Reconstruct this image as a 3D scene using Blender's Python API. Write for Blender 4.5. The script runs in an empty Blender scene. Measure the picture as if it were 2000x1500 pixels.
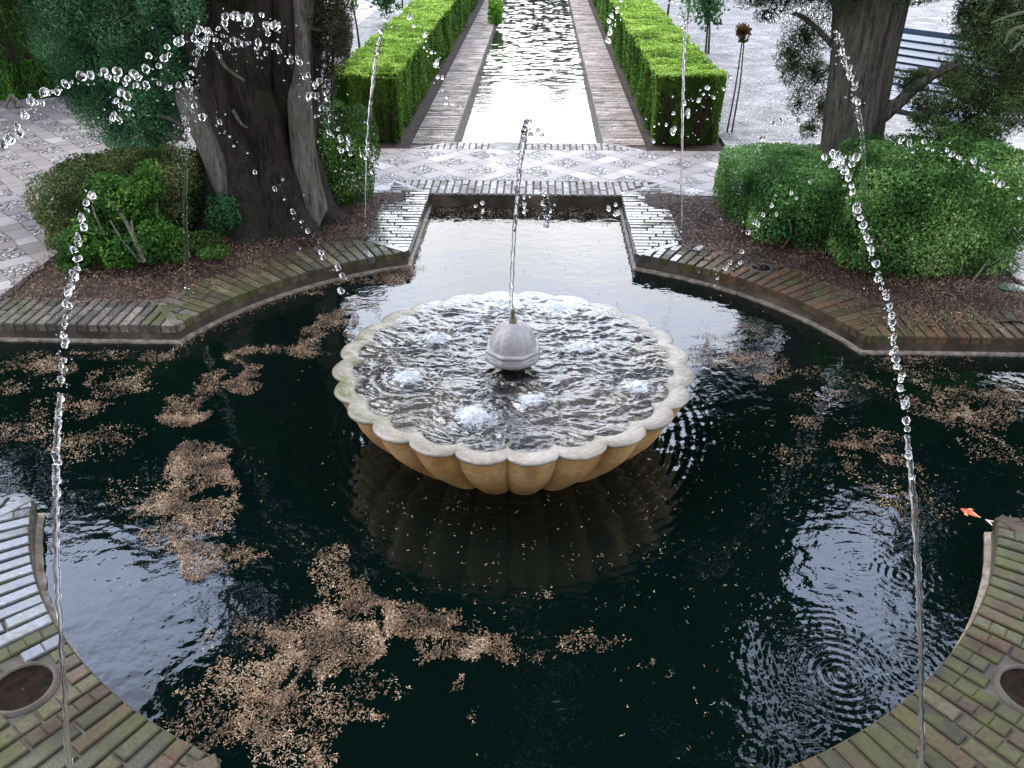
import bpy, math, random
import numpy as np
from mathutils import Matrix, Vector
R = math.radians
rng = np.random.default_rng(7)
random.seed(7)
sc = bpy.context.scene
COL = sc.collection

# ------------------------------------------------------------------ camera
FPX = 1640.0                                   # focal length for a 2000 px wide picture
PITCH, YAW = R(30.6028), R(1.8036)
CAM = np.array([0.09641, -3.20747, 2.0])
cf = np.array([-math.sin(YAW)*math.cos(PITCH), math.cos(YAW)*math.cos(PITCH), -math.sin(PITCH)])
cr = np.array([math.cos(YAW), math.sin(YAW), 0.0])
cu = np.cross(cr, cf)
cd = bpy.data.cameras.new('camera'); cam = bpy.data.objects.new('camera', cd); COL.objects.link(cam)
cd.sensor_width = 36.0; cd.lens = 36.0*FPX/2000.0; cd.clip_start = 0.05; cd.clip_end = 500.0
m = Matrix(((cr[0], cu[0], -cf[0], CAM[0]), (cr[1], cu[1], -cf[1], CAM[1]), (cr[2], cu[2], -cf[2], CAM[2]), (0, 0, 0, 1)))
cam.matrix_world = m
sc.camera = cam

# ------------------------------------------------------------------ sky and sun (bright overcast)
w = bpy.data.worlds.new('World'); sc.world = w; w.use_nodes = True
nt = w.node_tree; nt.nodes.clear()
sky = nt.nodes.new('ShaderNodeTexSky'); sky.sky_type = 'NISHITA'; sky.sun_disc = False
CLOUD = 17.0
SUN_EL, SUN_AZ = R(60), R(-66)                 # azimuth from +y, negative = to the left
sky.sun_elevation = SUN_EL; sky.sun_rotation = SUN_AZ
sky.air_density = 1.0; sky.dust_density = 4.0; sky.ozone_density = 1.0
hs = nt.nodes.new('ShaderNodeHueSaturation'); hs.inputs['Saturation'].default_value = 0.45
bg = nt.nodes.new('ShaderNodeBackground'); bg.inputs['Strength'].default_value = 0.13
wo = nt.nodes.new('ShaderNodeOutputWorld')
# thin bright cloud veil, whiter and brighter towards the horizon
tc = nt.nodes.new('ShaderNodeTexCoord'); sx_ = nt.nodes.new('ShaderNodeSeparateXYZ'); nt.links.new(tc.outputs['Generated'], sx_.inputs[0])
cr_ = nt.nodes.new('ShaderNodeValToRGB'); e = cr_.color_ramp.elements
e[0].position = 0.0; e[0].color = (1.7, 1.69, 1.68, 1); e[1].position = 1.0; e[1].color = (.28, .31, .36, 1)
for p_, c_ in ((.36, (1.75, 1.75, 1.78, 1)), (.48, (1.9, 2.1, 2.65, 1)), (.66, (1.75, 2.1, 2.95, 1)), (.82, (.5, .58, .72, 1))):
    q_ = e.new(p_); q_.color = c_
nz_ = nt.nodes.new('ShaderNodeTexNoise'); nz_.inputs['Scale'].default_value = 3.0; nz_.inputs['Detail'].default_value = 5.0; nt.links.new(tc.outputs['Generated'], nz_.inputs['Vector'])
ml_ = nt.nodes.new('ShaderNodeMapRange'); ml_.inputs['From Min'].default_value = .3; ml_.inputs['From Max'].default_value = .7; ml_.inputs['To Min'].default_value = .8; ml_.inputs['To Max'].default_value = 1.15
nt.links.new(nz_.outputs['Fac'], ml_.inputs['Value']); nt.links.new(sx_.outputs[2], cr_.inputs[0])
vm_ = nt.nodes.new('ShaderNodeVectorMath'); vm_.operation = 'SCALE'; nt.links.new(cr_.outputs[0], vm_.inputs[0])
mm_ = nt.nodes.new('ShaderNodeMath'); mm_.operation = 'MULTIPLY'; mm_.inputs[1].default_value = CLOUD; yr_ = nt.nodes.new('ShaderNodeMapRange'); yr_.inputs['From Min'].default_value = -.9; yr_.inputs['From Max'].default_value = .95; yr_.inputs['To Min'].default_value = .24; yr_.inputs['To Max'].default_value = 1.75; nt.links.new(sx_.outputs[1], yr_.inputs['Value'])
ym_ = nt.nodes.new('ShaderNodeMath'); ym_.operation = 'MULTIPLY'; nt.links.new(ml_.outputs[0], ym_.inputs[0]); nt.links.new(yr_.outputs[0], ym_.inputs[1])
nt.links.new(ym_.outputs[0], mm_.inputs[0]); nt.links.new(mm_.outputs[0], vm_.inputs['Scale'])
mx_ = nt.nodes.new('ShaderNodeMix'); mx_.data_type = 'RGBA'; mx_.inputs[0].default_value = .75
nt.links.new(sky.outputs[0], hs.inputs['Color']); nt.links.new(hs.outputs[0], mx_.inputs[6]); nt.links.new(vm_.outputs[0], mx_.inputs[7]); nt.links.new(mx_.outputs[2], bg.inputs['Color']); nt.links.new(bg.outputs[0], wo.inputs['Surface'])
sd = bpy.data.lights.new('sun', 'SUN'); sun = bpy.data.objects.new('sun', sd); COL.objects.link(sun)
sd.energy = 1.9; sd.angle = R(22); sd.color = (1.0, 0.97, 0.93)
sdir = Vector((math.sin(SUN_AZ)*math.cos(SUN_EL), math.cos(SUN_AZ)*math.cos(SUN_EL), math.sin(SUN_EL)))
sun.rotation_euler = (-sdir).to_track_quat('-Z', 'Y').to_euler()
sun.location = (0, 0, 20)
sc.view_settings.view_transform = 'Standard'; sc.view_settings.look = 'None'
sc.view_settings.exposure = 0.15; sc.view_settings.gamma = 1.0
sc.render.engine = 'CYCLES'
sc.cycles.max_bounces = 8; sc.cycles.transparent_max_bounces = 8; sc.cycles.caustics_reflective = False; sc.cycles.caustics_refractive = False
sc.cycles.sample_clamp_indirect = 6.0

# ------------------------------------------------------------------ picture point -> point in the place
def ray(px, py):
    d = (px-1000.)/FPX*cr - (py-750.)/FPX*cu + cf
    return d/np.linalg.norm(d)
def G(px, py, z=0.0):
    d = ray(px, py); return CAM + (z-CAM[2])/d[2]*d
def AT(px, py, Y):
    d = ray(px, py); return CAM + (Y-CAM[1])/d[1]*d

# ------------------------------------------------------------------ noise
def vnoise(P, scale=1.0, seed=0):
    P = np.asarray(P, float)*scale + seed*17.31
    i = np.floor(P).astype(np.int64); f = P-i; f = f*f*(3-2*f)
    def h(x, y, z):
        n = (x*374761393 + y*668265263 + z*2147483647 + seed*974711) & 0xffffffff
        n = ((n ^ (n >> 13))*1274126177) & 0xffffffff
        n = (n ^ (n >> 16)) & 0xffff
        return n/65535.0
    X, Y, Z = i[..., 0], i[..., 1], i[..., 2]; fx, fy, fz = f[..., 0], f[..., 1], f[..., 2]
    r = 0
    for a in (0, 1):
        for b in (0, 1):
            for c in (0, 1):
                r = r + h(X+a, Y+b, Z+c)*(fx if a else 1-fx)*(fy if b else 1-fy)*(fz if c else 1-fz)
    return r*2-1
def fbm(P, scale, seed=0, o=3):
    r = 0; a = 1.0
    for k in range(o):
        r = r + a*vnoise(P, scale*2**k, seed+k); a *= .5
    return r

# ------------------------------------------------------------------ materials
class NT:
    def __init__(s, name):
        s.m = bpy.data.materials.new(name); s.m.use_nodes = True; s.t = s.m.node_tree; s.t.nodes.clear()
        s.out = s.t.nodes.new('ShaderNodeOutputMaterial')
        s.p = s.t.nodes.new('ShaderNodeBsdfPrincipled'); s.t.links.new(s.p.outputs[0], s.out.inputs['Surface'])
    def n(s, typ, ins=None, **kw):
        o = s.t.nodes.new('ShaderNode'+typ)
        for k, v in kw.items(): setattr(o, k, v)
        for k, v in (ins or {}).items():
            if isinstance(v, bpy.types.NodeSocket): s.t.links.new(v, o.inputs[k])
            else: o.inputs[k].default_value = v
        return o
    def math(s, op, a, b=None, c=None):
        o = s.n('Math', operation=op)
        for k, v in enumerate((a, b, c)):
            if v is None: continue
            if isinstance(v, bpy.types.NodeSocket): s.t.links.new(v, o.inputs[k])
            else: o.inputs[k].default_value = v
        return o.outputs[0]
    def mix(s, f, a, b, blend='MIX'):
        o = s.n('Mix', data_type='RGBA', blend_type=blend)
        for k, v in ((0, f), (6, a), (7, b)):
            if isinstance(v, bpy.types.NodeSocket): s.t.links.new(v, o.inputs[k])
            else: o.inputs[k].default_value = v if k == 0 else (tuple(v)+(1,))[:4]
        return o.outputs[2]
    def pos(s): return s.n('NewGeometry').outputs['Position']
    def noise(s, scale, detail=4, rough=.55, vec=None, sc3=None):
        v = vec or s.pos()
        if sc3: v = s.n('Mapping', {'Vector': v, 'Scale': sc3}).outputs[0]
        return s.n('TexNoise', {'Vector': v, 'Scale': scale, 'Detail': detail, 'Roughness': rough}).outputs['Fac']
    def ramp(s, f, a, b):
        return s.n('MapRange', {'Value': f, 'From Min': a, 'From Max': b}).outputs[0]
    def bump(s, h, dist=.01, strength=1.0, norm=None):
        d = {'Height': h, 'Distance': dist, 'Strength': strength}
        if norm is not None: d['Normal'] = norm
        return s.n('Bump', d).outputs[0]
    def set(s, **kw):
        names = dict(col='Base Color', rough='Roughness', norm='Normal', spec='Specular IOR Level', ior='IOR', trans='Transmission Weight', alpha='Alpha', metal='Metallic', coat='Coat Weight', coatr='Coat Roughness', sss='Subsurface Weight')
        for k, v in kw.items():
            i = s.p.inputs[names[k]]
            if isinstance(v, bpy.types.NodeSocket): s.t.links.new(v, i)
            else: i.default_value = (tuple(v)+(1,)) if k == 'col' and len(v) == 3 else v
        return s.m
    def attr(s, name='Col'): return s.n('Attribute', attribute_name=name).outputs['Color']

def mat_leaf(name, trans=.25, rough=.5):
    n = NT(name); c = n.attr()
    n.set(col=c, rough=rough, spec=.09)
    tr = n.n('BsdfTranslucent', {'Color': n.mix(.5, c, (.12, .25, .02))})
    mx = n.n('MixShader', {'Fac': trans}); n.t.links.new(n.p.outputs[0], mx.inputs[1]); n.t.links.new(tr.outputs[0], mx.inputs[2])
    n.t.links.new(mx.outputs[0], n.out.inputs['Surface']); return n.m
M = {}
M['leaf'] = mat_leaf('leaf_green', .25, .6)
M['cypress'] = mat_leaf('cypress_foliage', .12, .6)
def mat_brick():
    n = NT('brick'); c = n.attr()
    no = n.noise(9, 6, .6); fine = n.noise(70, 4, .6); big = n.noise(1.7, 3, .5)
    c2 = n.mix(n.ramp(fine, .3, .75), n.mix(.72, c, (.022, .019, .015)), c)
    c2 = n.mix(n.math('MULTIPLY', n.ramp(n.noise(33, 6, .7), .46, .62), .5), c2, (.035, .03, .022))
    moss = n.math('MULTIPLY', n.ramp(no, .44, .62), n.ramp(big, .38, .56))
    c3 = n.mix(n.math('MULTIPLY', moss, .7), c2, (.065, .075, .014))
    c4 = n.mix(n.math('MULTIPLY', n.ramp(n.noise(26, 5, .7), .55, .75), .55), c3, (.035, .03, .024))
    b = n.bump(fine, .004, .6); b = n.bump(no, .012, .5, b)
    sp = n.n('SeparateColor', {0: c}); wet = n.ramp(n.math('SUBTRACT', sp.outputs[2], sp.outputs[0]), -.012, .002)   # bluish bricks are the soaked ones
    ro = n.n('MapRange', {'Value': n.noise(5, 4), 'From Min': .35, 'From Max': .65, 'To Min': .34, 'To Max': .78}).outputs[0]
    ro = n.math('MULTIPLY', ro, n.math('SUBTRACT', 1.0, n.math('MULTIPLY', wet, .6)))
    return n.set(col=c4, rough=ro, norm=b, spec=.22, coat=n.math('MULTIPLY', wet, .75), coatr=.12)
M['brick'] = mat_brick()
def mat_rough(name, a, b, scale, rough=.8, bd=.01, sc3=None, spec=.4, c=None):
    n = NT(name); f = n.noise(scale, 7, .65, sc3=sc3)
    col = n.mix(n.ramp(f, .32, .68), a, b)
    if c: col = n.mix(n.ramp(n.noise(scale*.37, 5, .6), .52, .66), col, c)
    g = n.noise(scale*6, 4, .6)
    col = n.mix(n.math('MULTIPLY', n.ramp(g, .5, .8), .4), col, a)
    return n.set(col=col, rough=rough, norm=n.bump(g, bd*.4, .7, n.bump(f, bd, .8)), spec=spec)
M['mortar'] = mat_rough('mortar', (.045, .038, .03), (.10, .085, .065), 14, .75, .008)
M['mortar_pale'] = mat_rough('pale_mortar', (.12, .10, .09), (.2, .165, .15), 14, .75, .004)
M['wall'] = mat_rough('wet_pool_wall', (.018, .014, .011), (.09, .07, .05), 7, .5, .012, (1, 1, .35), c=(.16, .12, .085))
M['deposit'] = mat_rough('mineral_deposit', (.10, .07, .05), (.42, .36, .28), 22, .6, .01)
M['soil'] = mat_rough('soil', (.018, .011, .007), (.075, .045, .028), 18, .9, .02)
M['hole_soil'] = mat_rough('shaded_hole_soil', (.004, .003, .002), (.022, .013, .008), 30, .9, .01, spec=.1)  # near black soil, its colour imitates the shade down in a hole
M['ground'] = mat_rough('ground_soil', (.06, .045, .035), (.14, .11, .085), 3, .9, .02)
def mat_bark(name, a, b, c, st=.11, sc=26):
    n = NT(name); f = n.noise(sc, 7, .65, sc3=(1, 1, st)); g = n.noise(sc*3.2, 5, .65, sc3=(1, 1, st*1.4)); l = n.noise(3.3, 4)
    col = n.mix(n.ramp(n.math('ADD', n.math('MULTIPLY', f, .55), n.math('MULTIPLY', g, .45)), .40, .6), a, b); col = n.mix(n.math('MULTIPLY', n.ramp(l, .5, .66), .6), col, c)
    return n.set(col=col, rough=.85, norm=n.bump(g, .014, 1.0, n.bump(f, .05, 1.0)), spec=.2)
M['bark_dark'] = mat_bark('dark_cypress_bark', (.007, .006, .0045), (.055, .042, .032), (.03, .032, .02))
M['bark_grey'] = mat_bark('grey_cypress_bark', (.045, .04, .033), (.22, .195, .16), (.09, .105, .06))
M['bark_limb'] = mat_bark('pale_limb_bark', (.07, .062, .053), (.27, .242, .21), (.14, .15, .095))
M['bark_pale'] = mat_bark('pale_bark', (.16, .14, .11), (.38, .34, .28), (.3, .28, .2), .3, 24)
M['twig'] = mat_bark('twig', (.03, .022, .015), (.10, .075, .05), (.06, .05, .03), .4, 30)

def mat_paving():
    n = NT('paving'); p = n.pos(); s = n.n('SeparateXYZ', {0: p}); x, y = s.outputs[0], s.outputs[1]
    wob = n.math('MULTIPLY', n.math('SUBTRACT', n.noise(2.2, 2), .5), .06)
    xx = n.math('ADD', x, wob); yy = n.math('ADD', y, wob)
    S = 1/.48
    u = n.math('MULTIPLY', n.math('ADD', xx, yy), S); v = n.math('MULTIPLY', n.math('SUBTRACT', xx, yy), S)
    fu = n.math('FRACT', u); fv = n.math('FRACT', v)
    bu = n.math('LESS_THAN', fu, .40); bv = n.math('LESS_THAN', fv, .40)
    band = n.math('MAXIMUM', bu, bv)
    # slabs: joints along bands
    def joint(f, k):                              # thin dark line at multiples of 1/k of the period
        q = n.math('FRACT', n.math('MULTIPLY', f, k)); d = n.math('MINIMUM', q, n.math('SUBTRACT', 1.0, q))
        return n.math('LESS_THAN', d, .035*k*.35)
    edge = lambda f: n.math('MAXIMUM', n.math('LESS_THAN', n.math('ABSOLUTE', n.math('SUBTRACT', f, .40)), .012), n.math('LESS_THAN', f, .014))
    j = n.math('MAXIMUM', edge(fu), edge(fv))
    cell = n.n('TexWhiteNoise', {'Vector': n.n('CombineXYZ', {0: n.math('ADD', n.math('FLOOR', u), n.math('MULTIPLY', bu, .37)), 1: n.math('ADD', n.math('FLOOR', v), n.math('MULTIPLY', bv, .61)), 2: 0.0}).outputs[0]}, noise_dimensions='3D').outputs[0]
    slab = n.mix(n.ramp(cell, 0, 1), (.27, .228, .21), (.375, .33, .31))
    slab = n.mix(n.math('GREATER_THAN', cell, .88), slab, (.46, .425, .41))
    slab = n.mix(n.math('MULTIPLY', n.ramp(n.noise(11, 6, .7), .45, .75), .45), slab, (.22, .19, .18))
    slab = n.mix(n.math('MULTIPLY', n.ramp(n.noise(60, 3, .7), .5, .75), .25), slab, (.2, .17, .16))
    vo = n.n('TexVoronoi', {'Vector': p, 'Scale': 27.0, 'Randomness': .9}, feature='F1')
    ve = n.n('TexVoronoi', {'Vector': p, 'Scale': 27.0, 'Randomness': .9}, feature='DISTANCE_TO_EDGE')
    vc = n.n('SeparateColor', {0: vo.outputs['Color']}).outputs[0]
    peb = n.mix(vc, (.25, .22, .205), (.55, .52, .50))
    gr = n.math('LESS_THAN', ve.outputs['Distance'], .09)
    peb = n.mix(gr, peb, (.085, .075, .068))
    peb = n.mix(n.math('MULTIPLY', n.math('GREATER_THAN', y, 4.62), n.math('GREATER_THAN', x, -3.0)), peb, n.mix(1.0, peb, (.60, .60, .62), 'MULTIPLY'))
    far = n.math('MULTIPLY', n.math('GREATER_THAN', y, 4.62), n.math('GREATER_THAN', x, -3.0))
    band2 = n.math('MULTIPLY', band, n.math('SUBTRACT', 1.0, far))
    # far terrace: pebbles crossed by thin darker rows of stones
    wv = n.math('ADD', n.math('MULTIPLY', yy, 1.55), n.math('MULTIPLY', n.math('SUBTRACT', n.noise(1.1, 2), .5), 1.6))
    ln = n.math('MULTIPLY', n.math('LESS_THAN', n.math('FRACT', wv), .11), far)
    wv2 = n.math('FRACT', n.math('ADD', n.math('MULTIPLY', x, .9), n.math('MULTIPLY', n.noise(.9, 2), 1.8)))
    ln = n.math('MAXIMUM', ln, n.math('MULTIPLY', n.math('LESS_THAN', wv2, .06), far))
    peb = n.mix(n.math('MULTIPLY', ln, .62), peb, (.14, .125, .12))
    col = n.mix(band2, peb, slab)
    jj = n.math('MULTIPLY', j, band2)
    col = n.mix(jj, col, (.11, .095, .085))
    stain = n.ramp(n.noise(.9, 5, .6), .5, .75)
    col = n.mix(n.math('MULTIPLY', stain, .25), col, (.2, .18, .16))
    hp = n.math('MULTIPLY', n.ramp(ve.outputs['Distance'], 0, .28), n.math('SUBTRACT', 1.0, band2))
    hs_ = n.math('MULTIPLY', n.math('SUBTRACT', 1.0, jj), band2)
    h = n.math('ADD', hp, hs_)
    b = n.bump(h, .008, .9); b = n.bump(n.noise(45, 4, .6), .003, .5, b)
    return n.set(col=col, rough=n.n('MapRange', {'Value': n.noise(3, 4), 'From Min': .35, 'From Max': .65, 'To Min': .42, 'To Max': .75}).outputs[0], norm=b, spec=.4)
M['paving'] = mat_paving()
def mat_water(name, col, ior, bumpsc=None, bd=.002, rough=.015):
    n = NT(name); kw = {}
    if bumpsc:
        kw['norm'] = n.bump(n.noise(bumpsc, 3, .5), bd, .6)
    return n.set(col=col, rough=rough, ior=ior, **kw)
M['water'] = mat_water('dark_pool_water', (.0009, .0040, .0031), 1.42, 14, .0034)
M['chan_water'] = mat_water('channel_water', (.03, .032, .022), 2.1, 9, .004, .02)
def mat_bowlwater():
    n = NT('churning_bowl_water')
    f = n.noise(3.2, 5, .6)
    c = n.mix(n.ramp(f, .46, .7), (.008, .008, .007), (.06, .042, .025))
    c = n.mix(n.math('MULTIPLY', n.ramp(n.noise(24, 5, .7, sc3=(.45, 1, 1)), .54, .70), .22), c, (.60, .62, .65))  # white streaks stand in for sky reflections, along with foam
    fa = n.n('SeparateColor', {0: n.attr()}).outputs[0]
    fo = n.ramp(n.math('ADD', n.math('MULTIPLY', fa, .9), n.math('MULTIPLY', n.math('SUBTRACT', n.noise(46, 5, .75, sc3=(.6, 1, 1)), .5), 2.6)), .42, .95)
    c = n.mix(n.math('MULTIPLY', fo, .85), c, (.66, .69, .73))
    return n.set(col=c, rough=.03, ior=1.95, norm=n.bump(n.noise(70, 4, .65, sc3=(.5, 1, 1)), .0045, .8))
M['bowl_water'] = mat_bowlwater()
def mat_stone(name, a, b, c, moss=0.0, drip=False, rough=.32):
    n = NT(name); f = n.noise(5, 6, .6); g = n.noise(60, 4, .6)
    col = n.mix(n.ramp(f, .35, .65), a, b)
    if drip: col = n.mix(n.math('MULTIPLY', n.ramp(n.noise(10, 5, .6, sc3=(1, 1, .16)), .48, .72), .65), col, c)
    else: col = n.mix(n.math('MULTIPLY', n.ramp(n.noise(16, 5, .7), .5, .7), .5), col, c)
    if moss:
        xs = n.n('SeparateXYZ', {0: n.pos()}).outputs[0]
        mk = n.math('MULTIPLY', n.ramp(xs, -.35, -.6), n.ramp(n.noise(9, 5, .65), .42, .58))
        mk = n.math('MAXIMUM', mk, n.math('MULTIPLY', n.ramp(n.noise(7, 5, .65), .56, .68), .5))
        col = n.mix(n.math('MULTIPLY', mk, moss), col, (.13, .13, .05))
    return n.set(col=n.mix(n.math('MULTIPLY', n.ramp(n.noise(140, 3, .7), .52, .7), .45), col, c), rough=rough, norm=n.bump(g, .006, .8, n.bump(f, .012, .7)), spec=.5)
M['rim'] = mat_stone('worn_marble_rim', (.21, .18, .145), (.37, .33, .28), (.12, .105, .08), .9)
M['basin'] = mat_stone('stained_stone_basin', (.46, .245, .085), (.66, .42, .19), (.27, .13, .045), 0, True, .4)
M['marble'] = mat_stone('grey_marble', (.25, .235, .23), (.36, .34, .335), (.20, .185, .18), 0, False, .22)
M['bronze'] = NT('weathered_bronze').set(col=(.11, .095, .06), rough=.5, metal=.6)
M['moss'] = mat_rough('wet_moss', (.012, .02, .008), (.05, .085, .025), 30, .7, .02)
g_ = NT('clear_water'); M['drop'] = g_.set(col=(1, 1, 1), rough=.0, ior=1.33, trans=1.0)
def mat_foam():
    n = NT('white_foam'); a = n.attr(); r = n.n('SeparateColor', {0: a}).outputs[0]
    f = n.math('ADD', n.math('MULTIPLY', n.noise(38, 4, .7), .6), n.math('MULTIPLY', n.noise(150, 3, .7), .4))
    al = n.ramp(n.math('ADD', r, n.math('MULTIPLY', n.math('SUBTRACT', f, .5), 2.6)), .32, 1.15)
    n.p.inputs['Subsurface Radius'].default_value = (.02, .02, .02)
    return n.set(col=(.60, .62, .65), rough=.8, spec=.3, alpha=al, sss=.5, norm=n.bump(n.noise(260, 2, .6), .004, .5))
M['foam'] = mat_foam()
nl_ = NT('dry_leaf_litter'); M['litter'] = nl_.set(col=nl_.attr(), rough=.55, spec=.4)
M['white_paint'] = NT('pale_blue_grey_paint').set(col=(.62, .68, .78), rough=.25)
M['gap_dark'] = NT('dark_slat_gap').set(col=(.03, .06, .12), rough=.5)  # dark colour for the sheets that imitate gaps between bench slats
M['dark_metal'] = NT('dark_painted_iron').set(col=(.02, .025, .035), rough=.4)
nf = NT('koi_skin'); M['koi'] = nf.set(col=nf.attr(), rough=.25, spec=.6)
M['rose_stem'] = mat_rough('rose_stem', (.035, .03, .022), (.12, .11, .08), 30, .8, .004)
M['green_glass'] = mat_rough('algae_stain', (.03, .12, .075), (.10, .26, .18), 25, .25, .004)

# ------------------------------------------------------------------ mesh helpers
def tag(o, label=None, cat=None, group=None, kind=None):
    if label: o['label'] = label
    if cat: o['category'] = cat
    if group: o['group'] = group
    if kind: o['kind'] = kind
    return o
def thing(name, label, cat, loc=(0, 0, 0), group=None):
    o = bpy.data.objects.new(name, None); COL.objects.link(o); o.location = loc; o.empty_display_size = .1
    return tag(o, label, cat, group)
def link(name, me, mat=None, parent=None, smooth=False):
    if mat is not None:
        for mm in (mat if isinstance(mat, (list, tuple)) else [mat]): me.materials.append(mm)
    if smooth: me.polygons.foreach_set('use_smooth', np.ones(len(me.polygons), bool))
    o = bpy.data.objects.new(name, me); COL.objects.link(o)
    if parent is not None:
        o.parent = parent
        p = parent; t = Vector((0, 0, 0))
        while p is not None: t += p.location; p = p.parent
        o.matrix_parent_inverse = Matrix.Translation(-t)
    return o
def quads(name, V, F, mat=None, parent=None, col=None, smooth=False, mi=None):
    V = np.asarray(V, np.float32).reshape(-1, 3); F = np.asarray(F, np.int32); k = F.shape[1]
    me = bpy.data.meshes.new(name)
    me.vertices.add(len(V)); me.vertices.foreach_set('co', V.ravel())
    me.loops.add(F.size); me.loops.foreach_set('vertex_index', F.ravel())
    me.polygons.add(len(F)); me.polygons.foreach_set('loop_start', np.arange(0, F.size, k, dtype=np.int32))
    if mi is not None: me.polygons.foreach_set('material_index', np.asarray(mi, np.int32))
    me.update(calc_edges=True)
    if col is not None:
        a = me.color_attributes.new('Col', 'FLOAT_COLOR', 'POINT')
        c = np.ones((len(V), 4), np.float32); c[:, :3] = col; a.data.foreach_set('color', c.ravel())
    return link(name, me, mat, parent, smooth)
class MB:
    def __init__(s): s.V = []; s.F = []; s.C = []
    def add(s, V, F, c=(1, 1, 1)):
        b = len(s.V); s.V += [tuple(map(float, v)) for v in V]; s.F += [tuple(b+i for i in f) for f in F]; s.C += [c]*len(V)
    def box(s, lo, hi, c=(1, 1, 1), mat4=None):
        x0, y0, z0 = lo; x1, y1, z1 = hi
        V = [(x0, y0, z0), (x1, y0, z0), (x1, y1, z0), (x0, y1, z0), (x0, y0, z1), (x1, y0, z1), (x1, y1, z1), (x0, y1, z1)]
        if mat4: V = [mat4 @ Vector(v) for v in V]
        s.add(V, [(0, 3, 2, 1), (4, 5, 6, 7), (0, 1, 5, 4), (1, 2, 6, 5), (2, 3, 7, 6), (3, 0, 4, 7)], c)
    def tube(s, pts, rad, seg=8, c=(1, 1, 1), cap=True, wob=0.0):
        pts = [Vector(p) for p in pts]; n = len(pts)
        if not hasattr(rad, '__len__'): rad = [rad]*n
        V = []; up = Vector((0, 0, 1)); a = None
        for i, p in enumerate(pts):
            t = (pts[min(i+1, n-1)]-pts[max(i-1, 0)]).normalized()
            if a is None:
                a = t.orthogonal().normalized()
            a = (a - t*a.dot(t)).normalized(); b = t.cross(a)
            for k in range(seg):
                th = 2*math.pi*k/seg; r = rad[i]*(1+wob*random.uniform(-1, 1))
                V.append(p+(a*math.cos(th)+b*math.sin(th))*r)
        F = [(i*seg+k, i*seg+(k+1) % seg, (i+1)*seg+(k+1) % seg, (i+1)*seg+k) for i in range(n-1) for k in range(seg)]
        if cap: F += [tuple(range(seg-1, -1, -1)), tuple((n-1)*seg+k for k in range(seg))]
        s.add(V, F, c)
    def build(s, name, mat, parent=None, smooth=False):
        me = bpy.data.meshes.new(name); me.from_pydata(s.V, [], s.F); me.update()
        a = me.color_attributes.new('Col', 'FLOAT_COLOR', 'POINT'); c = np.ones((len(s.V), 4), np.float32); c[:, :3] = np.array(s.C).reshape(-1, 3); a.data.foreach_set('color', c.ravel())
        return link(name, me, mat, parent, smooth)
def grid(x0, x1, y0, y1, nx, ny):
    X, Y = np.meshgrid(np.linspace(x0, x1, nx), np.linspace(y0, y1, ny))
    i = np.arange(nx*ny).reshape(ny, nx)
    F = np.stack([i[:-1, :-1], i[:-1, 1:], i[1:, 1:], i[1:, :-1]], -1).reshape(-1, 4)
    return X.ravel(), Y.ravel(), F
def lathe(prof, seg=32, rmod=None):
    V = []; n = len(prof)
    for (r, z) in prof:
        for k in range(seg):
            a = 2*math.pi*k/seg; q = r*(rmod(a, r, z) if rmod else 1)
            V.append((q*math.cos(a), q*math.sin(a), z))
    F = [(i*seg+k, i*seg+(k+1) % seg, (i+1)*seg+(k+1) % seg, (i+1)*seg+k) for i in range(n-1) for k in range(seg)]
    return np.array(V), np.array(F)
def crom(P, n):
    P = np.asarray(P, float); P = np.vstack([2*P[0]-P[1], P, 2*P[-1]-P[-2]]); out = []
    m_ = len(P)-3
    for t in np.linspace(0, m_-1e-6, n):
        i = int(t); f = t-i; a, b, c, d = P[i:i+4]
        out.append(.5*((2*b)+(-a+c)*f+(2*a-5*b+4*c-d)*f*f+(-a+3*b-3*c+d)*f**3))
    return np.array(out)

# leaves: pointed quads facing roughly along N
def leafquads(P, N, L, W, tilt=.8, fold=.0, droop=None):
    n = len(P); N = N/np.maximum(np.linalg.norm(N, axis=1, keepdims=True), 1e-6)
    N = N + tilt*rng.normal(size=(n, 3)); N /= np.linalg.norm(N, axis=1, keepdims=True)
    T = rng.normal(size=(n, 3))
    if droop is not None: T = T*.55 + np.asarray(droop)
    T -= N*(T*N).sum(1, keepdims=True); T /= np.maximum(np.linalg.norm(T, axis=1, keepdims=True), 1e-6)
    B = np.cross(N, T)
    L = (np.asarray(L)*np.ones(n)*rng.uniform(.65, 1.25, n))[:, None]; W = (np.asarray(W)*np.ones(n)*rng.uniform(.7, 1.2, n))[:, None]
    V = np.stack([P-T*L*.5, P+B*W*.5-T*L*.05, P+T*L*.5, P-B*W*.5-T*L*.05], 1).reshape(-1, 3)
    F = np.arange(4*n).reshape(n, 4)
    return V, F
def leafcol(n, cols, P=None, scale=3, seed=1, var=.25):
    cols = np.array(cols, float); k = len(cols)
    t = rng.random(n) if P is None else np.clip(.5+.55*fbm(P, scale, seed, 2)+rng.normal(0, .18, n), 0, .999)
    t = t*(k-1); i = np.floor(t).astype(int); f = (t-i)[:, None]
    c = cols[i]*(1-f)+cols[np.minimum(i+1, k-1)]*f
    c = c*np.exp(rng.normal(0, var, (n, 1)))
    return np.repeat(c, 4, 0)
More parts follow.
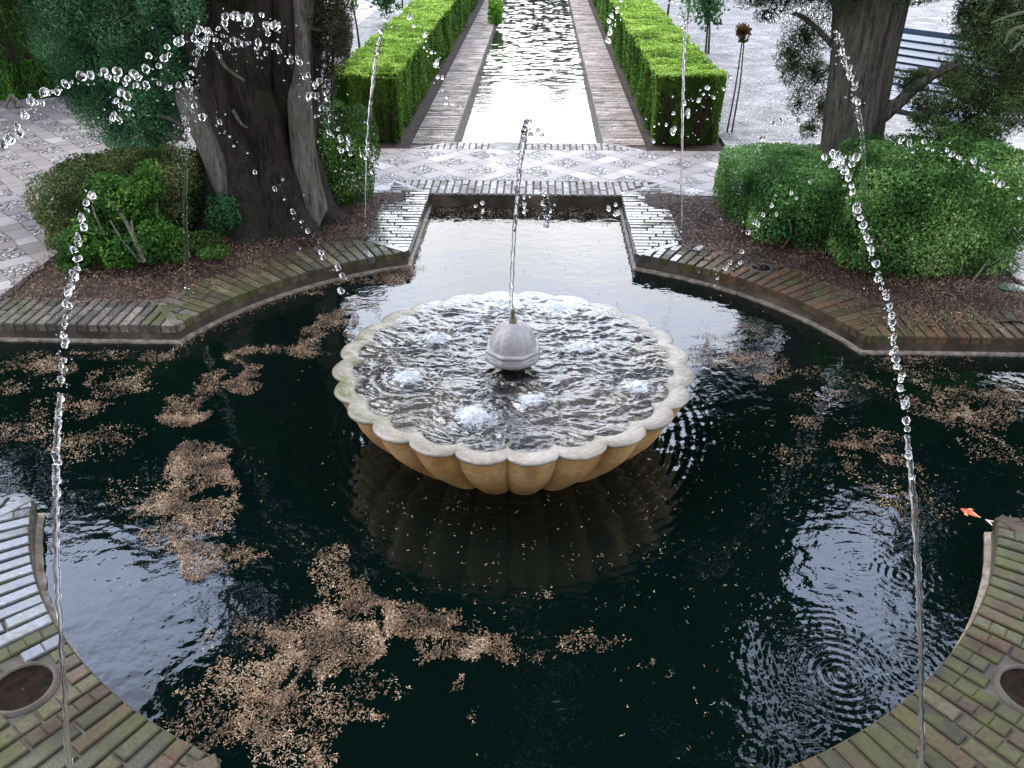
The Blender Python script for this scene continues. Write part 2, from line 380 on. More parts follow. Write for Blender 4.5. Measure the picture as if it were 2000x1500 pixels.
def blob_pts(c, r, n, power=2.0, rough=.12, sc_=2.5, seed=0, depth=.22, zmin=None):
    D = rng.normal(size=(n, 3)); D /= np.linalg.norm(D, axis=1, keepdims=True)
    q = (np.abs(D)**power).sum(1)**(-1/power)
    S = D*q[:, None]
    k = 1+rough*fbm(S*np.array(r)+np.array(c), sc_, seed, 3)-np.abs(rng.exponential(depth*.35, n)).clip(0, depth)
    P = np.array(c)+S*np.array(r)*k[:, None]
    Nn = np.sign(D)*np.abs(D)**(power-1)/np.array(r)
    ok = np.ones(n, bool) if zmin is None else P[:, 2] > zmin
    return P[ok], Nn[ok]
def foliage(name, parts, mat, parent, L=.024, W=.015, cols=((.03, .07, .02), (.07, .15, .035)), tilt=.8, cs=3, seed=1, droop=None, var=.25):
    P = np.vstack([p for p, _ in parts]); N = np.vstack([q for _, q in parts])
    V, F = leafquads(P, N, L, W, tilt, droop=droop)
    return quads(name, V, F, mat, parent, leafcol(len(P), cols, P, cs, seed, var))

# ------------------------------------------------------------------ the pool's plan
ZW = -0.105                                     # water level; the paving is z = 0
RP, AW = 1.95, 0.725                             # radius of the round pool, half width of its arms
A0 = math.asin(AW/RP)                            # angle where an arm meets the circle
AX = RP*math.cos(A0)
ARM = 3.0
def quadrant(sx, sy, n=40):
    """inner pool edge of one quadrant, from the end of the x arm round the circle to the end of the y arm"""
    pts = [(ARM, AW), (AX, AW)]
    for a in np.linspace(A0, math.pi/2-A0, n)[1:-1]: pts.append((RP*math.cos(a), RP*math.sin(a)))
    pts += [(AW, AX), (AW, ARM)]
    return [(sx*x, sy*y) for x, y in pts]
# ---- ground, paving, beds
def sheet(name, x0, x1, y0, y1, z, mat, nx=2, ny=2, noise=0, kind='structure'):
    X, Y, F = grid(x0, x1, y0, y1, nx, ny); Z = np.full_like(X, z)
    if noise: Z = Z + noise*fbm(np.stack([X, Y, 0*X], 1), 5, 3, 4)
    return tag(quads(name, np.stack([X, Y, Z], 1), F, mat, smooth=True), kind=kind)
tag(sheet('ground', -200, 200, -200, 200, -.45, M['ground']), kind='structure')
BE = 2.95                                       # outer edge of the beds
CH = 1.06                                       # outer edge of the channel kerb
mbp = MB()
for (x0, x1, y0, y1) in ((-30, 30, 3.33, 4.25), (-30, -BE, -8, 3.0), (BE, 30, -8, 3.0), (-30, -1.04, 3.0, 3.33), (1.04, 30, 3.0, 3.33), (-30, -1.78, 4.25, 60), (1.78, 30, 4.25, 60)):
    mbp.box((x0, y0, -.4), (x1, y1, 0.0))
tag(mbp.build('paving', M['paving']), kind='structure')
for (sx, sy) in ((-1, 1), (1, 1), (-1, -1), (1, -1)):
    X, Y, F = grid(.9, BE, .9, 3.0, 90, 90)
    k = np.hypot(X, Y) > RP+.12
    Z = -.028+.022*fbm(np.stack([X*sx, Y*sy, 0*X], 1), 4, 5, 4)+.03*np.clip((np.hypot(X, Y)-2.3)/.6, 0, 1)-.03*np.clip((X-2.7)/.2, 0, 1)
    F = F[k[F].all(1)]
    if sx*sy < 0: F = F[:, ::-1]
    tag(quads('bed_soil', np.stack([X*sx, Y*sy, Z], 1), F, M['soil'], smooth=True), kind='structure')
sheet('hedge_soil', -1.8, -CH+.01, 4.25, 40, -.02, M['soil'], 10, 200, .015)
sheet('hedge_soil', CH-.01, 1.8, 4.25, 40, -.02, M['soil'], 10, 200, .015)

# ------------------------------------------------------------------ brickwork
def brick(mb, c, t, nrm, L, T, z, col):
    """one brick, long side L along nrm, thickness T along t, top at z"""
    c = np.array(c); t = np.array(t); nrm = np.array(nrm)
    dz = random.uniform(-.0022, .0022); tl = random.uniform(-.0010, .0010)
    def q(a, b, zz): p = c+t*a+nrm*b; return (p[0], p[1], zz)
    h, l, e = T/2, L/2, .004
    V = [q(-h, -l, z-.045), q(h, -l, z-.045), q(h, l, z-.045), q(-h, l, z-.045),
         q(-h, -l, z-e+dz-tl), q(h, -l, z-e+dz+tl), q(h, l, z-e+dz+tl), q(-h, l, z-e+dz-tl),
         q(-h+e, -l+e, z+dz-tl), q(h-e, -l+e, z+dz+tl), q(h-e, l-e, z+dz+tl), q(-h+e, l-e, z+dz-tl)]
    F = [(0, 1, 5, 4), (1, 2, 6, 5), (2, 3, 7, 6), (3, 0, 4, 7), (4, 5, 9, 8), (5, 6, 10, 9), (6, 7, 11, 10), (7, 4, 8, 11), (8, 9, 10, 11)]
    if t[0]*nrm[1]-t[1]*nrm[0] < 0: F = [f[::-1] for f in F]
    mb.add(V, F, col)
HOLE = [None]
_brick = brick
MITER = [None]; MA = (math.pi/2-A0)/2            # which run is being laid, and the angle of the mitre at a corner
def _cut(c):
    k = MITER[0]
    if k is None: return False
    x, y = abs(c[0]), abs(c[1])
    if k == 'x': return math.atan2(x-AX, y-AW) < MA+.05
    if k == 'y': return math.atan2(y-AX, x-AW) < MA+.05
    return (math.atan2(y-AX, x-AW) > MA-.05 and x > AW and y > AX-.3) or (math.atan2(x-AX, y-AW) > MA-.05 and y > AW and x > AX-.3)
def brick(mb, c, t, nrm, L, T, z, col):
    if MITER[0] is not None:
        ends = [np.array(c)+np.array(nrm)*L*q for q in (-.4, 0, .4)]; cu_ = [_cut(q) for q in ends]
        if all(cu_): return
        if any(cu_):
            L = L/4
            for q in (-1.5, -.5, .5, 1.5):
                c_ = np.array(c)+np.array(nrm)*L*q
                if not _cut(c_): _hbrick(mb, c_, t, nrm, L, T, z, col)
            return
    _hbrick(mb, c, t, nrm, L, T, z, col)
def _hbrick(mb, c, t, nrm, L, T, z, col):
    h = HOLE[0]
    if h and math.hypot(c[0]-h[0], c[1]-h[1]) < h[2]+L*.6+.05:
        k = max(1, int(round(L/.05)))
        for i in range(k):
            p = np.array(c)+np.array(nrm)*((i+.5)/k-.5)*L
            if math.hypot(p[0]-h[0], p[1]-h[1]) > h[2]+.026: _brick(mb, p, t, nrm, L/k+.001, T, z, col)
        return
    _brick(mb, c, t, nrm, L, T, z, col)
def pick(pal): 
    c = np.array(random.choice(pal))*math.exp(random.gauss(0, .2)); return tuple(c)
def walk(pts, step, start=0.0):
    """points, tangents at even steps along a polyline, corners kept square"""
    out = []; d = start
    for (a, b) in zip(pts[:-1], pts[1:]):
        a = np.array(a); b = np.array(b); l = np.linalg.norm(b-a)
        while d <= l: out.append((a+(b-a)*d/l, (b-a)/l)); d += step
        d -= l
    return out
def courses(mb, pts, side, W, pal, z=.0, T=.045, J=.0115, split=(.5, .68, .36), skip=None, off=0.0):
    for i, (p, t) in enumerate(walk(pts, T+J, off)):
        n = np.array((-t[1], t[0]))*side; s = split[i % len(split)]
        for (a, b) in ((0, s), (s, 1)):
            l = (b-a)*W-.008
            if l < .04: continue
            c = p+n*((a+b)/2*W)
            if skip and skip(c[0], c[1], l): continue
            brick(mb, c, t, n, l, T*random.uniform(.93, 1.05), z, pick(pal))
PAL_TAN = [(.15, .125, .065), (.12, .10, .05), (.18, .15, .085), (.09, .075, .042), (.15, .09, .045)]
PAL_NEAR = [(.085, .074, .036), (.062, .058, .028), (.105, .093, .048), (.045, .042, .024), (.085, .062, .033), (.095, .055, .03)]
PAL_GREY = [(.24, .21, .18), (.20, .18, .16), (.28, .245, .215), (.17, .15, .13)]
PAL_RED = [(.19, .088, .04), (.15, .10, .045), (.22, .105, .045), (.10, .065, .032), (.16, .12, .055)]
PAL_WET = [(.16, .16, .17), (.13, .13, .14), (.19, .19, .20), (.10, .105, .11)]
PAL_BRIDGE = [(.62, .55, .52), (.54, .47, .44), (.70, .64, .61), (.47, .41, .38)]
PAL_KERB = [(.64, .50, .44), (.58, .45, .395), (.68, .545, .485), (.53, .405, .355)]
CW = .33
def inset(pts, d):                               # move a polyline outward from the pool by d (mitred)
    out = []; P = [np.array(p) for p in pts]
    for i, p in enumerate(P):
        ns = []
        for (a, b) in ((i-1, i), (i, i+1)):
            if a >= 0 and b < len(P):
                t = P[b]-P[a]; t = t/np.linalg.norm(t); ns.append(np.array((-t[1], t[0])))
        n = sum(ns); n = n/np.linalg.norm(n); k = 1/max(.5, float(n @ ns[0]))
        out.append(tuple(p+n*d*k))
    return out
def strip(mb, A, B, za, zb, c=(1, 1, 1)):
    n = len(A); V = [(a[0], a[1], za) for a in A]+[(b[0], b[1], zb) for b in B]
    mb.add(V, [(i, i+1, n+i+1, n+i) for i in range(n-1)], c)
HOLES = {(1, 1): (1.47, 1.62, .06), (-1, -1): (-1.38, -1.60, .085), (1, -1): (1.55, -1.52, .085)}
def coping(sx, sy, label, pal, palx, paly):
    root = thing('pool_coping', label, 'coping', (sx*1.6, sy*1.6, 0))
    q = quadrant(sx, sy); o = 1 if sx*sy > 0 else -1
    # outward from water: left normal of this path for sx*sy<0 ...
    side = -1 if sx*sy > 0 else 1
    hole = HOLES.get((sx, sy))
    skip = None
    HOLE[0] = hole
    mb = MB()
    xarm = q[:2]; arc = q[1:-1]; yarm = q[-2:]
    e = .012
    MITER[0] = 'x'; courses(mb, [xarm[0], (xarm[1][0], xarm[1][1])], side, CW, palx, skip=skip); MITER[0] = 'arc'
    # circle: rows follow the radius
    for i, a in enumerate(np.arange(A0+.02, math.pi/2-A0-.01, (.045+.0115)/RP)):
        s = (.5, .68, .36)[i % 3]; d = np.array((sx*math.cos(a), sy*math.sin(a))); t = np.array((-d[1], d[0]))
        if not (.12 < (a-A0) and a < math.pi/2-A0-.12): W_ = CW
        else: W_ = CW+.02
        for (u, v) in ((0, s), (s, 1)):
            l = (v-u)*W_-.008; c = d*(RP+(u+v)/2*W_)
            if skip and skip(c[0], c[1], l): continue
            pal_ = PAL_WET if (sx < 0 and sy < 0 and a < .62+.25*random.random()) else pal
            brick(mb, c, t, d, l, .047*(1+(u+v)/2*.1)*random.uniform(.93, 1.05), 0, pick(pal_ if .16 < (a-A0) < math.pi/2-2*A0-.16 else (pal_ if random.random() < .5 else (palx if a < .8 else paly))))
    MITER[0] = 'y'; courses(mb, [yarm[0], yarm[1]], side, CW, paly, skip=skip)
    MITER[0] = None
    for d0 in (0, 1):                            # one long brick along each mitre
        a = MA if d0 == 1 else math.pi/2-MA; dd = np.array((sx*math.cos(a), sy*math.sin(a))); tt = np.array((-dd[1], dd[0]))
        cc = np.array((sx*(AW if d0 else AX), sy*(AX if d0 else AW)))
        for u0, u1 in ((.03, .55), (.57, 1.05)): brick(mb, cc+dd*CW*(u0+u1)/2, tt, dd, CW*(u1-u0), .05, .0015, pick(paly if d0 else palx))
    mb.build('brick_course', M['brick'], root)
    # mortar bed under the bricks and the wall down to the water
    inn = q; out = inset(q, side*CW*1.03); mo = MB()
    strip(mo, inn if side < 0 else out, out if side < 0 else inn, -.011, -.011)
    mo.build('mortar_bed', M['mortar'], root)
    wl = MB(); A = inset(q, side*.006)
    def dense(P, jit=0.0):
        out = []
        for a, b in zip(P[:-1], P[1:]):
            a = np.array(a); b = np.array(b); k = max(1, int(np.linalg.norm(b-a)/.03))
            out += [tuple(a+(b-a)*q/k) for q in range(k)]
        return out+[tuple(P[-1])]
    fine = dense(A)
    if side > 0: fine = fine[::-1]
    strip(wl, fine, fine, -.4, -.006)
    wl.build('wall_face', M['wall'], root)
    lg = MB(); B = inset(q, -side*.014); fa = []; fb = []
    for (a0, a1, b0, b1) in zip(A[:-1], A[1:], B[:-1], B[1:]):
        k = max(1, int(math.dist(a0, a1)/.03))
        for u in range(k):
            f_ = u/k; g_ = random.uniform(-.004, .004); fa.append((a0[0]+(a1[0]-a0[0])*f_, a0[1]+(a1[1]-a0[1])*f_)); fb.append((b0[0]+(b1[0]-b0[0])*f_+g_, b0[1]+(b1[1]-b0[1])*f_+g_))
    fa.append(tuple(A[-1])); fb.append(tuple(B[-1]))
    if side > 0: fa, fb = fa[::-1], fb[::-1]
    strip(lg, fb, fa, ZW+.012, ZW+.016); strip(lg, fb, fb, ZW-.05, ZW+.012)
    lg.build('water_line_ledge', M['deposit'], root)
    if hole:
        hx, hy, hr = hole
        V, F = lathe([(hr+.016, -.010), (hr+.008, .001), (hr, .002), (hr*.97, -.005), (hr*.93, -.0085), (hr*.6, -.009), (.004, -.008)], 28)
        V = V+np.array((hx, hy, 0)); V[:, 2] += .002*vnoise(V, 30)
        quads('planting_hole', V, F, [M['mortar'], M['hole_soil']], root, smooth=True, mi=[0]*(28*3)+[1]*(28*3))
    HOLE[0] = None
    return root
coping(-1, 1, 'mossy tan brick coping curving round the far left of the pool below the dark trunk', PAL_TAN, PAL_GREY, PAL_WET)
coping(1, 1, 'orange brown brick coping with a round hole, curving below the wide green shrubs', PAL_RED, PAL_RED, PAL_WET)
coping(-1, -1, 'wet bluish brick coping at the near left of the pool with a dark planting hole', PAL_NEAR, PAL_WET, PAL_NEAR)
coping(1, -1, 'green mossy brick coping at the near right of the pool beside the goldfish', PAL_NEAR, PAL_NEAR, PAL_NEAR)

# bridge between pool and channel
br = thing('brick_bridge_edging', 'pale brick edging of the paved bridge with a dark wall dropping to the pool', 'edging', (0, 3.1, 0))
mb = MB()
def bskip(x, y, l): return y-3.0 < (abs(x)-AW)*.98
courses(mb, [(-1.04, 3.0), (1.04, 3.0)], 1, CW, PAL_BRIDGE, skip=lambda x, y, l: abs(x) > AW+(y-3.0)-.01)
for s in (-1, 1):                                # diagonal border bricks
    d = np.array((s*.707, .707)); t = np.array((-d[1], d[0]))
    for k in range(2): brick(mb, np.array((s*AW, 3.0))+d*(.115+k*.235)+np.array((s*.012, 0)), t, d, .228, .05, .001, pick(PAL_BRIDGE))
    courses(mb, [(s*AW, 2.995), (s*AW, 3.31)], -s, CW, PAL_WET, skip=lambda x, y, l: abs(x) < AW+(y-3.0)+.04)
mb.build('brick_course', M['brick'], br)
mo = MB(); mo.box((-1.05, 3.0+.004, -.30), (1.05, 3.34, -.011)); mo.build('mortar_bed', M['mortar'], br)
wl = MB(); wl.box((-AW-.03, 2.995, -.4), (AW+.03, 3.003, -.008)); wl.build('wall_face', M['wall'], br)
br = thing('brick_channel_edging', 'pale brick edging where the paved bridge meets the long water channel', 'edging', (0, 4.4, 0))
mb = MB(); courses(mb, [(-1.06, 4.25), (1.06, 4.25)], 1, .25, PAL_BRIDGE, skip=lambda x, y, l: abs(x) > .70+(4.5-y)*1.1 or -.32 < x < -.08)
for s in (-1, 1):
    d = np.array((s*.80, -.60)); t = np.array((-d[1], d[0]))
    for k in range(2): brick(mb, np.array((s*.69, 4.5))+d*(.10+k*.21), t, d, .2, .045, .001, pick(PAL_BRIDGE))
brick(mb, (-.2, 4.375), np.array((1., 0)), np.array((0, 1.)), .245, .23, 0.0, (.45, .42, .40))
mb.build('brick_course', M['brick'], br)
mo = MB(); mo.box((-1.06, 4.25, -.3), (1.06, 4.503, -.011)); mo.build('mortar_bed', M['mortar'], br)

# long channel kerbs
CHW = .37
for s, lab in ((-1, 'long pinkish brick kerb of the water channel beside the left hedge'), (1, 'long pinkish brick kerb of the water channel beside the right hedge')):
    kr = thing('channel_kerb', lab, 'kerb', (s*.87, 5, 0), 'kerbs along the water channel')
    mb = MB(); gaps = [5.0, 5.55, 7.9, 10.6, 13.4, 17] if s < 0 else [5.35, 8.3, 12.2, 16.4]
    y = 4.46
    i = 0
    while y < 26:
        if any(abs(y-g) < .025 for g in gaps): y += .05
        sp = random.choice((.5, .7, .3, .6, .4)); i += 1
        for (a, b) in ((0, sp), (sp, 1)):
            x = s*(.69+(a+b)/2*CHW)
            brick(mb, (x, y), np.array((0, 1.)), np.array((1., 0)), (b-a)*CHW-.003, .044, .0, pick(PAL_KERB))
        y += .0565
    mb.build('brick_course', M['brick'], kr)
    mo = MB(); x0, x1 = sorted((s*.69, s*1.062)); mo.box((x0, 4.503, -.3), (x1, 30, -.006)); mo.build('mortar_bed', M['mortar_pale'], kr)
    wl = MB(); x0, x1 = sorted((s*.684, s*.69)); wl.box((x0, 4.503, -.4), (x1, 30, -.007)); wl.build('wall_face', M['wall'], kr)

# ------------------------------------------------------------------ water
IMP = []                                         # (x, y, strength, wavelength, reach)
def imp(px, py, s=1.0, wl=.028, reach=.16): g = G(px, py, ZW); IMP.append((g[0], g[1], s, wl, reach))
for a in ((375, 1165, .8, .02, .07), (1640, 1320, 1.6, .03, .2), (1710, 1395, 1.2, .026, .12), (1760, 1125, 1.2, .026, .12), (1840, 1130, 1.0, .024, .1), (1680, 1100, 1.0, .026, .13),
          (1780, 1300, 1.2, .03, .18), (1465, 1470, 1., .03, .1), (1870, 1040, 1.2, .026, .09), (1985, 945, .8, .02, .07), (1080, 1330, 1.2, .03, .2), (1120, 1230, 1., .028, .2), (1100, 1420, .8, .03, .2),
          (1450, 1235, .6, .02, .05), (310, 1055, .7, .02, .05), (200, 1240, .5, .02, .05), (1790, 830, 1.0, .024, .12), (985, 1330, .7, .026, .14), (740, 575, .8, .03, .1), (1300, 575, .6, .03, .15), (1410, 700, .8, .024, .12), (1390, 760, .8, .024, .12), (1180, 1170, .7, .02, .1), (560, 1500, .6, .02, .1), (20, 800, .8, .022, .1), (1560, 1400, 1.1, .028, .12), (1620, 1230, 1., .026, .1), (1800, 1230, .9, .022, .08), (1700, 1290, .8, .022, .08), (1850, 1180, .9, .02, .07), (1600, 1440, .8, .022, .08), (1560, 1290, .8, .024, .09), (1745, 1040, .9, .022, .08), (250, 1290, .5, .02, .06), (1690, 1010, .8, .022, .08)):
    imp(*a)
NX, NY = 620, 640
X, Y, F = grid(-3.05, 3.05, -2.6, 3.02, NX, NY)
P3 = np.stack([X, Y, 0*X], 1)
Z = .0012*fbm(P3, 5, 11, 3)+.0004*fbm(P3*np.array((1, 1.6, 1)), 22, 12, 2)
for (ix, iy, s, wl_, reach) in IMP:
    r = np.hypot(X-ix, Y-iy); Z += s*.0007*np.sin(2*math.pi*r/wl_)*np.exp(-(r/reach)**2)
rb = np.hypot(X, Y); th = np.arctan2(Y, X)
am = np.exp(-np.clip(rb-.62, 0, 9)/.23)*(.55+.45*np.clip(np.cos(th-.35)*.9+.25, 0, 1))
Z += .0022*am*np.sin(2*math.pi*rb/.045+2.2*fbm(P3, 3, 21, 2))
Z += .0036*am*fbm(P3, 16, 31, 3)
inside = ((np.hypot(X, Y) < RP+.05) | (np.abs(X) < AW+.05) | (np.abs(Y) < AW+.05))
F = F[inside[F].any(1)]
tag(quads('pool_water', np.stack([X, Y, ZW+Z], 1), F, M['water'], smooth=True), kind='structure')
X, Y, F = grid(-.70, .70, 4.45, 30, 70, 900)
P3 = np.stack([X, Y, 0*X], 1); k = np.clip((Y-7.2)/2.5, .05, 1)
Z = k*(.010*fbm(P3*np.array((1, 1.8, 1)), 5, 41, 3)+.0012*fbm(P3, 14, 42, 2))
tag(quads('channel_water', np.stack([X, Y, -.12+Z], 1), F, M['chan_water'], smooth=True), kind='structure')

# ------------------------------------------------------------------ the scalloped bowl
RB, ZB, NL = .78, .216, 24
TILT = .013
def lobes(a, depth): return 1-depth*(1-abs(math.sin((a+math.pi/2)*NL/2))**.62)
bowl = thing('fountain_bowl', 'round scalloped stone basin with tan fluted sides standing in the dark pool', 'fountain bowl', (0, 0, ZB))
SEG = NL*20
prof = [(.40, -.42), (.44, -.24), (.50, -.14), (.575, -.07), (.645, .0), (.70, .065), (.738, .13), (.758, .185), (.764, ZB-.018)]
def rm(a, r, z): return lobes(a, .058 if z > ZB-.03 else .068)
V, F = lathe(prof, SEG, rm); V[:, 2] += -TILT*V[:, 1]/RB
quads('basin', V, F, M['basin'], bowl, smooth=True)
rimp = [(.764, ZB-.018), (.776, ZB-.014), (.781, ZB-.006), (.776, ZB+.001), (.762, ZB+.004), (.715, ZB+.002), (.70, ZB-.003), (.688, ZB-.02), (.655, ZB-.07), (.55, ZB-.13), (.3, ZB-.17), (.05, ZB-.18)]
def rm2(a, r, z): return lobes(a, .058 if r > .74 else (.062 if r > .6 else .01))
V, F = lathe(rimp, SEG, rm2); V[:, 2] += -TILT*V[:, 1]/RB+.0022*fbm(V, 22, 9, 2)*(V[:, 2] > ZB-.02)
quads('rim', V, F, M['rim'], bowl, smooth=True)

SPL = [(845, 650, .9), (795, 725, 1.), (925, 800, 1.15), (1035, 770, .9), (1245, 745, .9), (1135, 665, 1.), (985, 580, .9), (1085, 590, 1.)]
SP = [(G(a, b+12, .21), s) for a, b, s in SPL]
NR, NA = 230, 720
rr = np.linspace(.0, .775, NR); aa = np.linspace(0, 2*math.pi, NA, endpoint=False)
RR, AA = np.meshgrid(rr, aa, indexing='ij'); LB = np.array([lobes(a, .058) for a in aa])[None, :]; RR = RR*(1+(LB-1)*np.clip(RR/.7, 0, 1)**3)*.985
X = (RR*np.cos(AA)).ravel(); Y = (RR*np.sin(AA)).ravel()
P3 = np.stack([X, Y, 0*X], 1)
wv = np.stack([X+.05*fbm(P3, 6, 51, 2), Y+.05*fbm(P3, 6, 52, 2), 0*X], 1)
Z = .0078*fbm(wv*np.array((.55, 1.25, 1)), 15, 53, 3)+.0040*fbm(wv*np.array((.7, 1.3, 1)), 36, 54, 3)
for (g, s) in SP:
    r = np.hypot(X-g[0], Y-g[1]); Z += .022*s*np.exp(-(r/.045)**2)+.0035*s*np.sin(2*math.pi*r/.05)*np.exp(-(r/.16)**2)
edge = np.clip((.72-RR.ravel())/.08, 0.12, 1); Z = Z*edge
foam_and_glare = np.zeros_like(X)
for (g, s) in SP: foam_and_glare += np.exp(-(np.hypot(X-g[0], (Y-g[1])*1.1)/(.085*s))**1.6)
foam_and_glare += .45*np.clip(Y/.7, 0, 1)  # whiter towards the back, imitating the sky mirrored there
i = np.arange(NR*NA).reshape(NR, NA); j = np.roll(i, -1, 1)
F = np.stack([i[:-1], i[1:], j[1:], j[:-1]], -1).reshape(-1, 4)
tag(quads('bowl_water', np.stack([X, Y, ZB-.0065+Z], 1), F, M['bowl_water'], None, np.repeat(foam_and_glare[:, None], 3, 1), True), kind='structure')
# bubbling splashes where the jets land
WH = ['left of the finial', 'near the left rim', 'at the front left, the largest', 'just in front of the finial', 'near the right rim', 'right of the finial', 'behind the nozzle', 'at the back right of the nozzle']
for k, ((g, s), wh) in enumerate(zip(SP, WH)):
    nr, na = 48, 90; r0 = .145*s
    rr = np.linspace(0, 1, nr); aa = np.linspace(0, 2*math.pi, na, endpoint=False); RR, AA = np.meshgrid(rr, aa, indexing='ij')
    X = (r0*RR*np.cos(AA)*1.15).ravel(); Y = (r0*RR*np.sin(AA)).ravel(); P3 = np.stack([X, Y, 0*X+k], 1)
    q = RR.ravel(); h = (1-q)**1.3
    h = np.exp(-(q/.34)**2); Z = .020*s*h+.020*s*h*np.abs(fbm(P3, 17, 60+k, 2))+.004*h*fbm(P3, 60, 70+k, 2) + .012*(1-q)-.004
    i = np.arange(nr*na).reshape(nr, na); j = np.roll(i, -1, 1); F = np.stack([i[:-1], i[1:], j[1:], j[:-1]], -1).reshape(-1, 4)
    c = np.repeat((1.0*np.exp(-(q/.50)**2))[:, None], 3, 1)
    o = quads('water_splash', np.stack([X+g[0], Y+g[1], ZB-.016+Z], 1), F, M['foam'], None, c, True)
    tag(o, 'white bubbling splash in the bowl water ' + wh, 'splash', 'splashes in the bowl')

# finial in the middle of the bowl
fin = thing('fountain_finial', 'grey marble ribbed dome finial with bronze nozzle in the middle of the bowl', 'finial', (0, -.02, ZB))
FY = -.03; FZ = .245
def gore(a, r, z): return 1-.05*(1-abs(math.sin((a+math.pi/2)*5))**.5) if r > .012 else 1
V, F = lathe([(.102, .062), (.1, .085), (.094, .112), (.082, .138), (.064, .158), (.042, .172), (.016, .178)], 80, gore); V += np.array((0, FY, FZ)); quads('dome', V, F, M['marble'], fin, smooth=True)
def octa(a, r, z):
    q = (a+math.pi/8) % (math.pi/4)-math.pi/8; return math.cos(math.pi/8)/math.cos(q)*1.02
V, F = lathe([(.09, .066), (.112, .068), (.119, .061), (.119, .055), (.109, .049), (.109, .040), (.116, .036)], 80, octa); V += np.array((0, FY, FZ)); o = quads('octagonal_collar', V, F, M['marble'], fin)
V, F = lathe([(.114, .0365), (.119, .026), (.115, .012), (.10, 0), (.075, -.008), (.05, -.012)], 64); V += np.array((0, FY, FZ)); quads('base', V, F, M['marble'], fin, smooth=True)
V, F = lathe([(.05, -.005), (.048, -.03), (.056, -.05), (.065, -.08)], 40); V += np.array((0, FY, FZ)); V += .012*fbm(V, 40, 3, 2)[:, None]*np.array((1, 1, .3)); quads('mossy_stem', V, F, M['moss'], fin, smooth=True)
V, F = lathe([(.017, .174), (.017, .184), (.013, .188), (.009, .205), (.007, .225), (.0075, .227), (.007, .236), (.004, .236)], 20); V += np.array((0, FY, FZ)); quads('nozzle', V, F, M['bronze'], fin, smooth=True)
TOPN = np.array((0, FY, FZ+.236))
#@@PART2@@
# ------------------------------------------------------------------ clipped hedges along the channel
def long_hedge(x0, x1, y0, y1, z1, inner, label):
    root = thing('box_hedge', label, 'hedge', ((x0+x1)/2, y0, 0), 'clipped hedges along the channel')
    n = 120000
    u = rng.random(n); a, b = (y0+2.2)**-.9, (y1+2.2)**-.9
    y = (a+(b-a)*u)**(-1/.9)-2.2
    t = rng.random(n); x = rng.uniform(x0, x1, n); z = z1*rng.random(n)**.9
    P = np.stack([x, y, z], 1); N = np.zeros((n, 3)); top = t < .42; inn = (t >= .42) & (t < .86); out = t >= .86
    P[top, 2] = z1; N[top] = (0, 0, 1)
    xi, xo = (x1, x0) if inner > 0 else (x0, x1)
    P[inn, 0] = xi; N[inn] = (inner, 0, .25); P[out, 0] = xo; N[out] = (-inner, 0, .25)
    nf = 16000
    Pf = np.stack([rng.uniform(x0, x1, nf), np.full(nf, y0), z1*rng.random(nf)], 1); Nf = np.tile((0, -1, .25), (nf, 1))
    P = np.vstack([P, Pf]); N = np.vstack([N, Nf]); top = np.concatenate([top, np.zeros(nf, bool)])
    Nn = N/np.linalg.norm(N, axis=1, keepdims=True)
    side = fbm(P*np.array((1, 1, .22)), 9, 3, 3); tp = fbm(P*np.array((.55, 1.5, .2)), 5, 5, 3)
    d = np.where(top, .042*tp-.016, .048*side-.026) - rng.exponential(.012, len(P)).clip(0, .05)
    P = P+Nn*d[:, None]
    dist = np.hypot(P[:, 0]-CAM[0], P[:, 1]-CAM[1])
    L = .020*(np.maximum(dist, 7.5)/7.5)**.75; L = np.where(top, L*.95, L)
    V, F = leafquads(P, N, L*1.15, L*.75, .75)
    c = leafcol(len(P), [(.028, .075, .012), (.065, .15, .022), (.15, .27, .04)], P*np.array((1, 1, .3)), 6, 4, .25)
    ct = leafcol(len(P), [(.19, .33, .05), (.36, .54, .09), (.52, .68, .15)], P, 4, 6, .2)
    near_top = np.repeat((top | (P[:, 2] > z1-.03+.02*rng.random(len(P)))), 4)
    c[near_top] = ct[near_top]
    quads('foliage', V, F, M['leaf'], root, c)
    mb = MB(); mb.box((x0+.07, y0+.07, 0.0), (x1-.07, y1, z1-.07), (1, 1, 1))  # solid dark core stands in for the shaded inside, stems follow
    for k in range(60):
        xx = random.uniform(x0+.05, x1-.05); yy = y0+random.uniform(.01, .08)
        mb.tube([(xx, yy, 0), (xx+random.uniform(-.04, .04), yy-.01, .22), (xx+random.uniform(-.08, .08), yy, .45)], [.006, .005, .003], 5)
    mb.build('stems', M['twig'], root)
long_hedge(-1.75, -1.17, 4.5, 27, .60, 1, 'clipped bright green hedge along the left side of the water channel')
long_hedge(1.13, 1.72, 4.5, 27, .60, -1, 'clipped bright green hedge along the right side of the water channel')

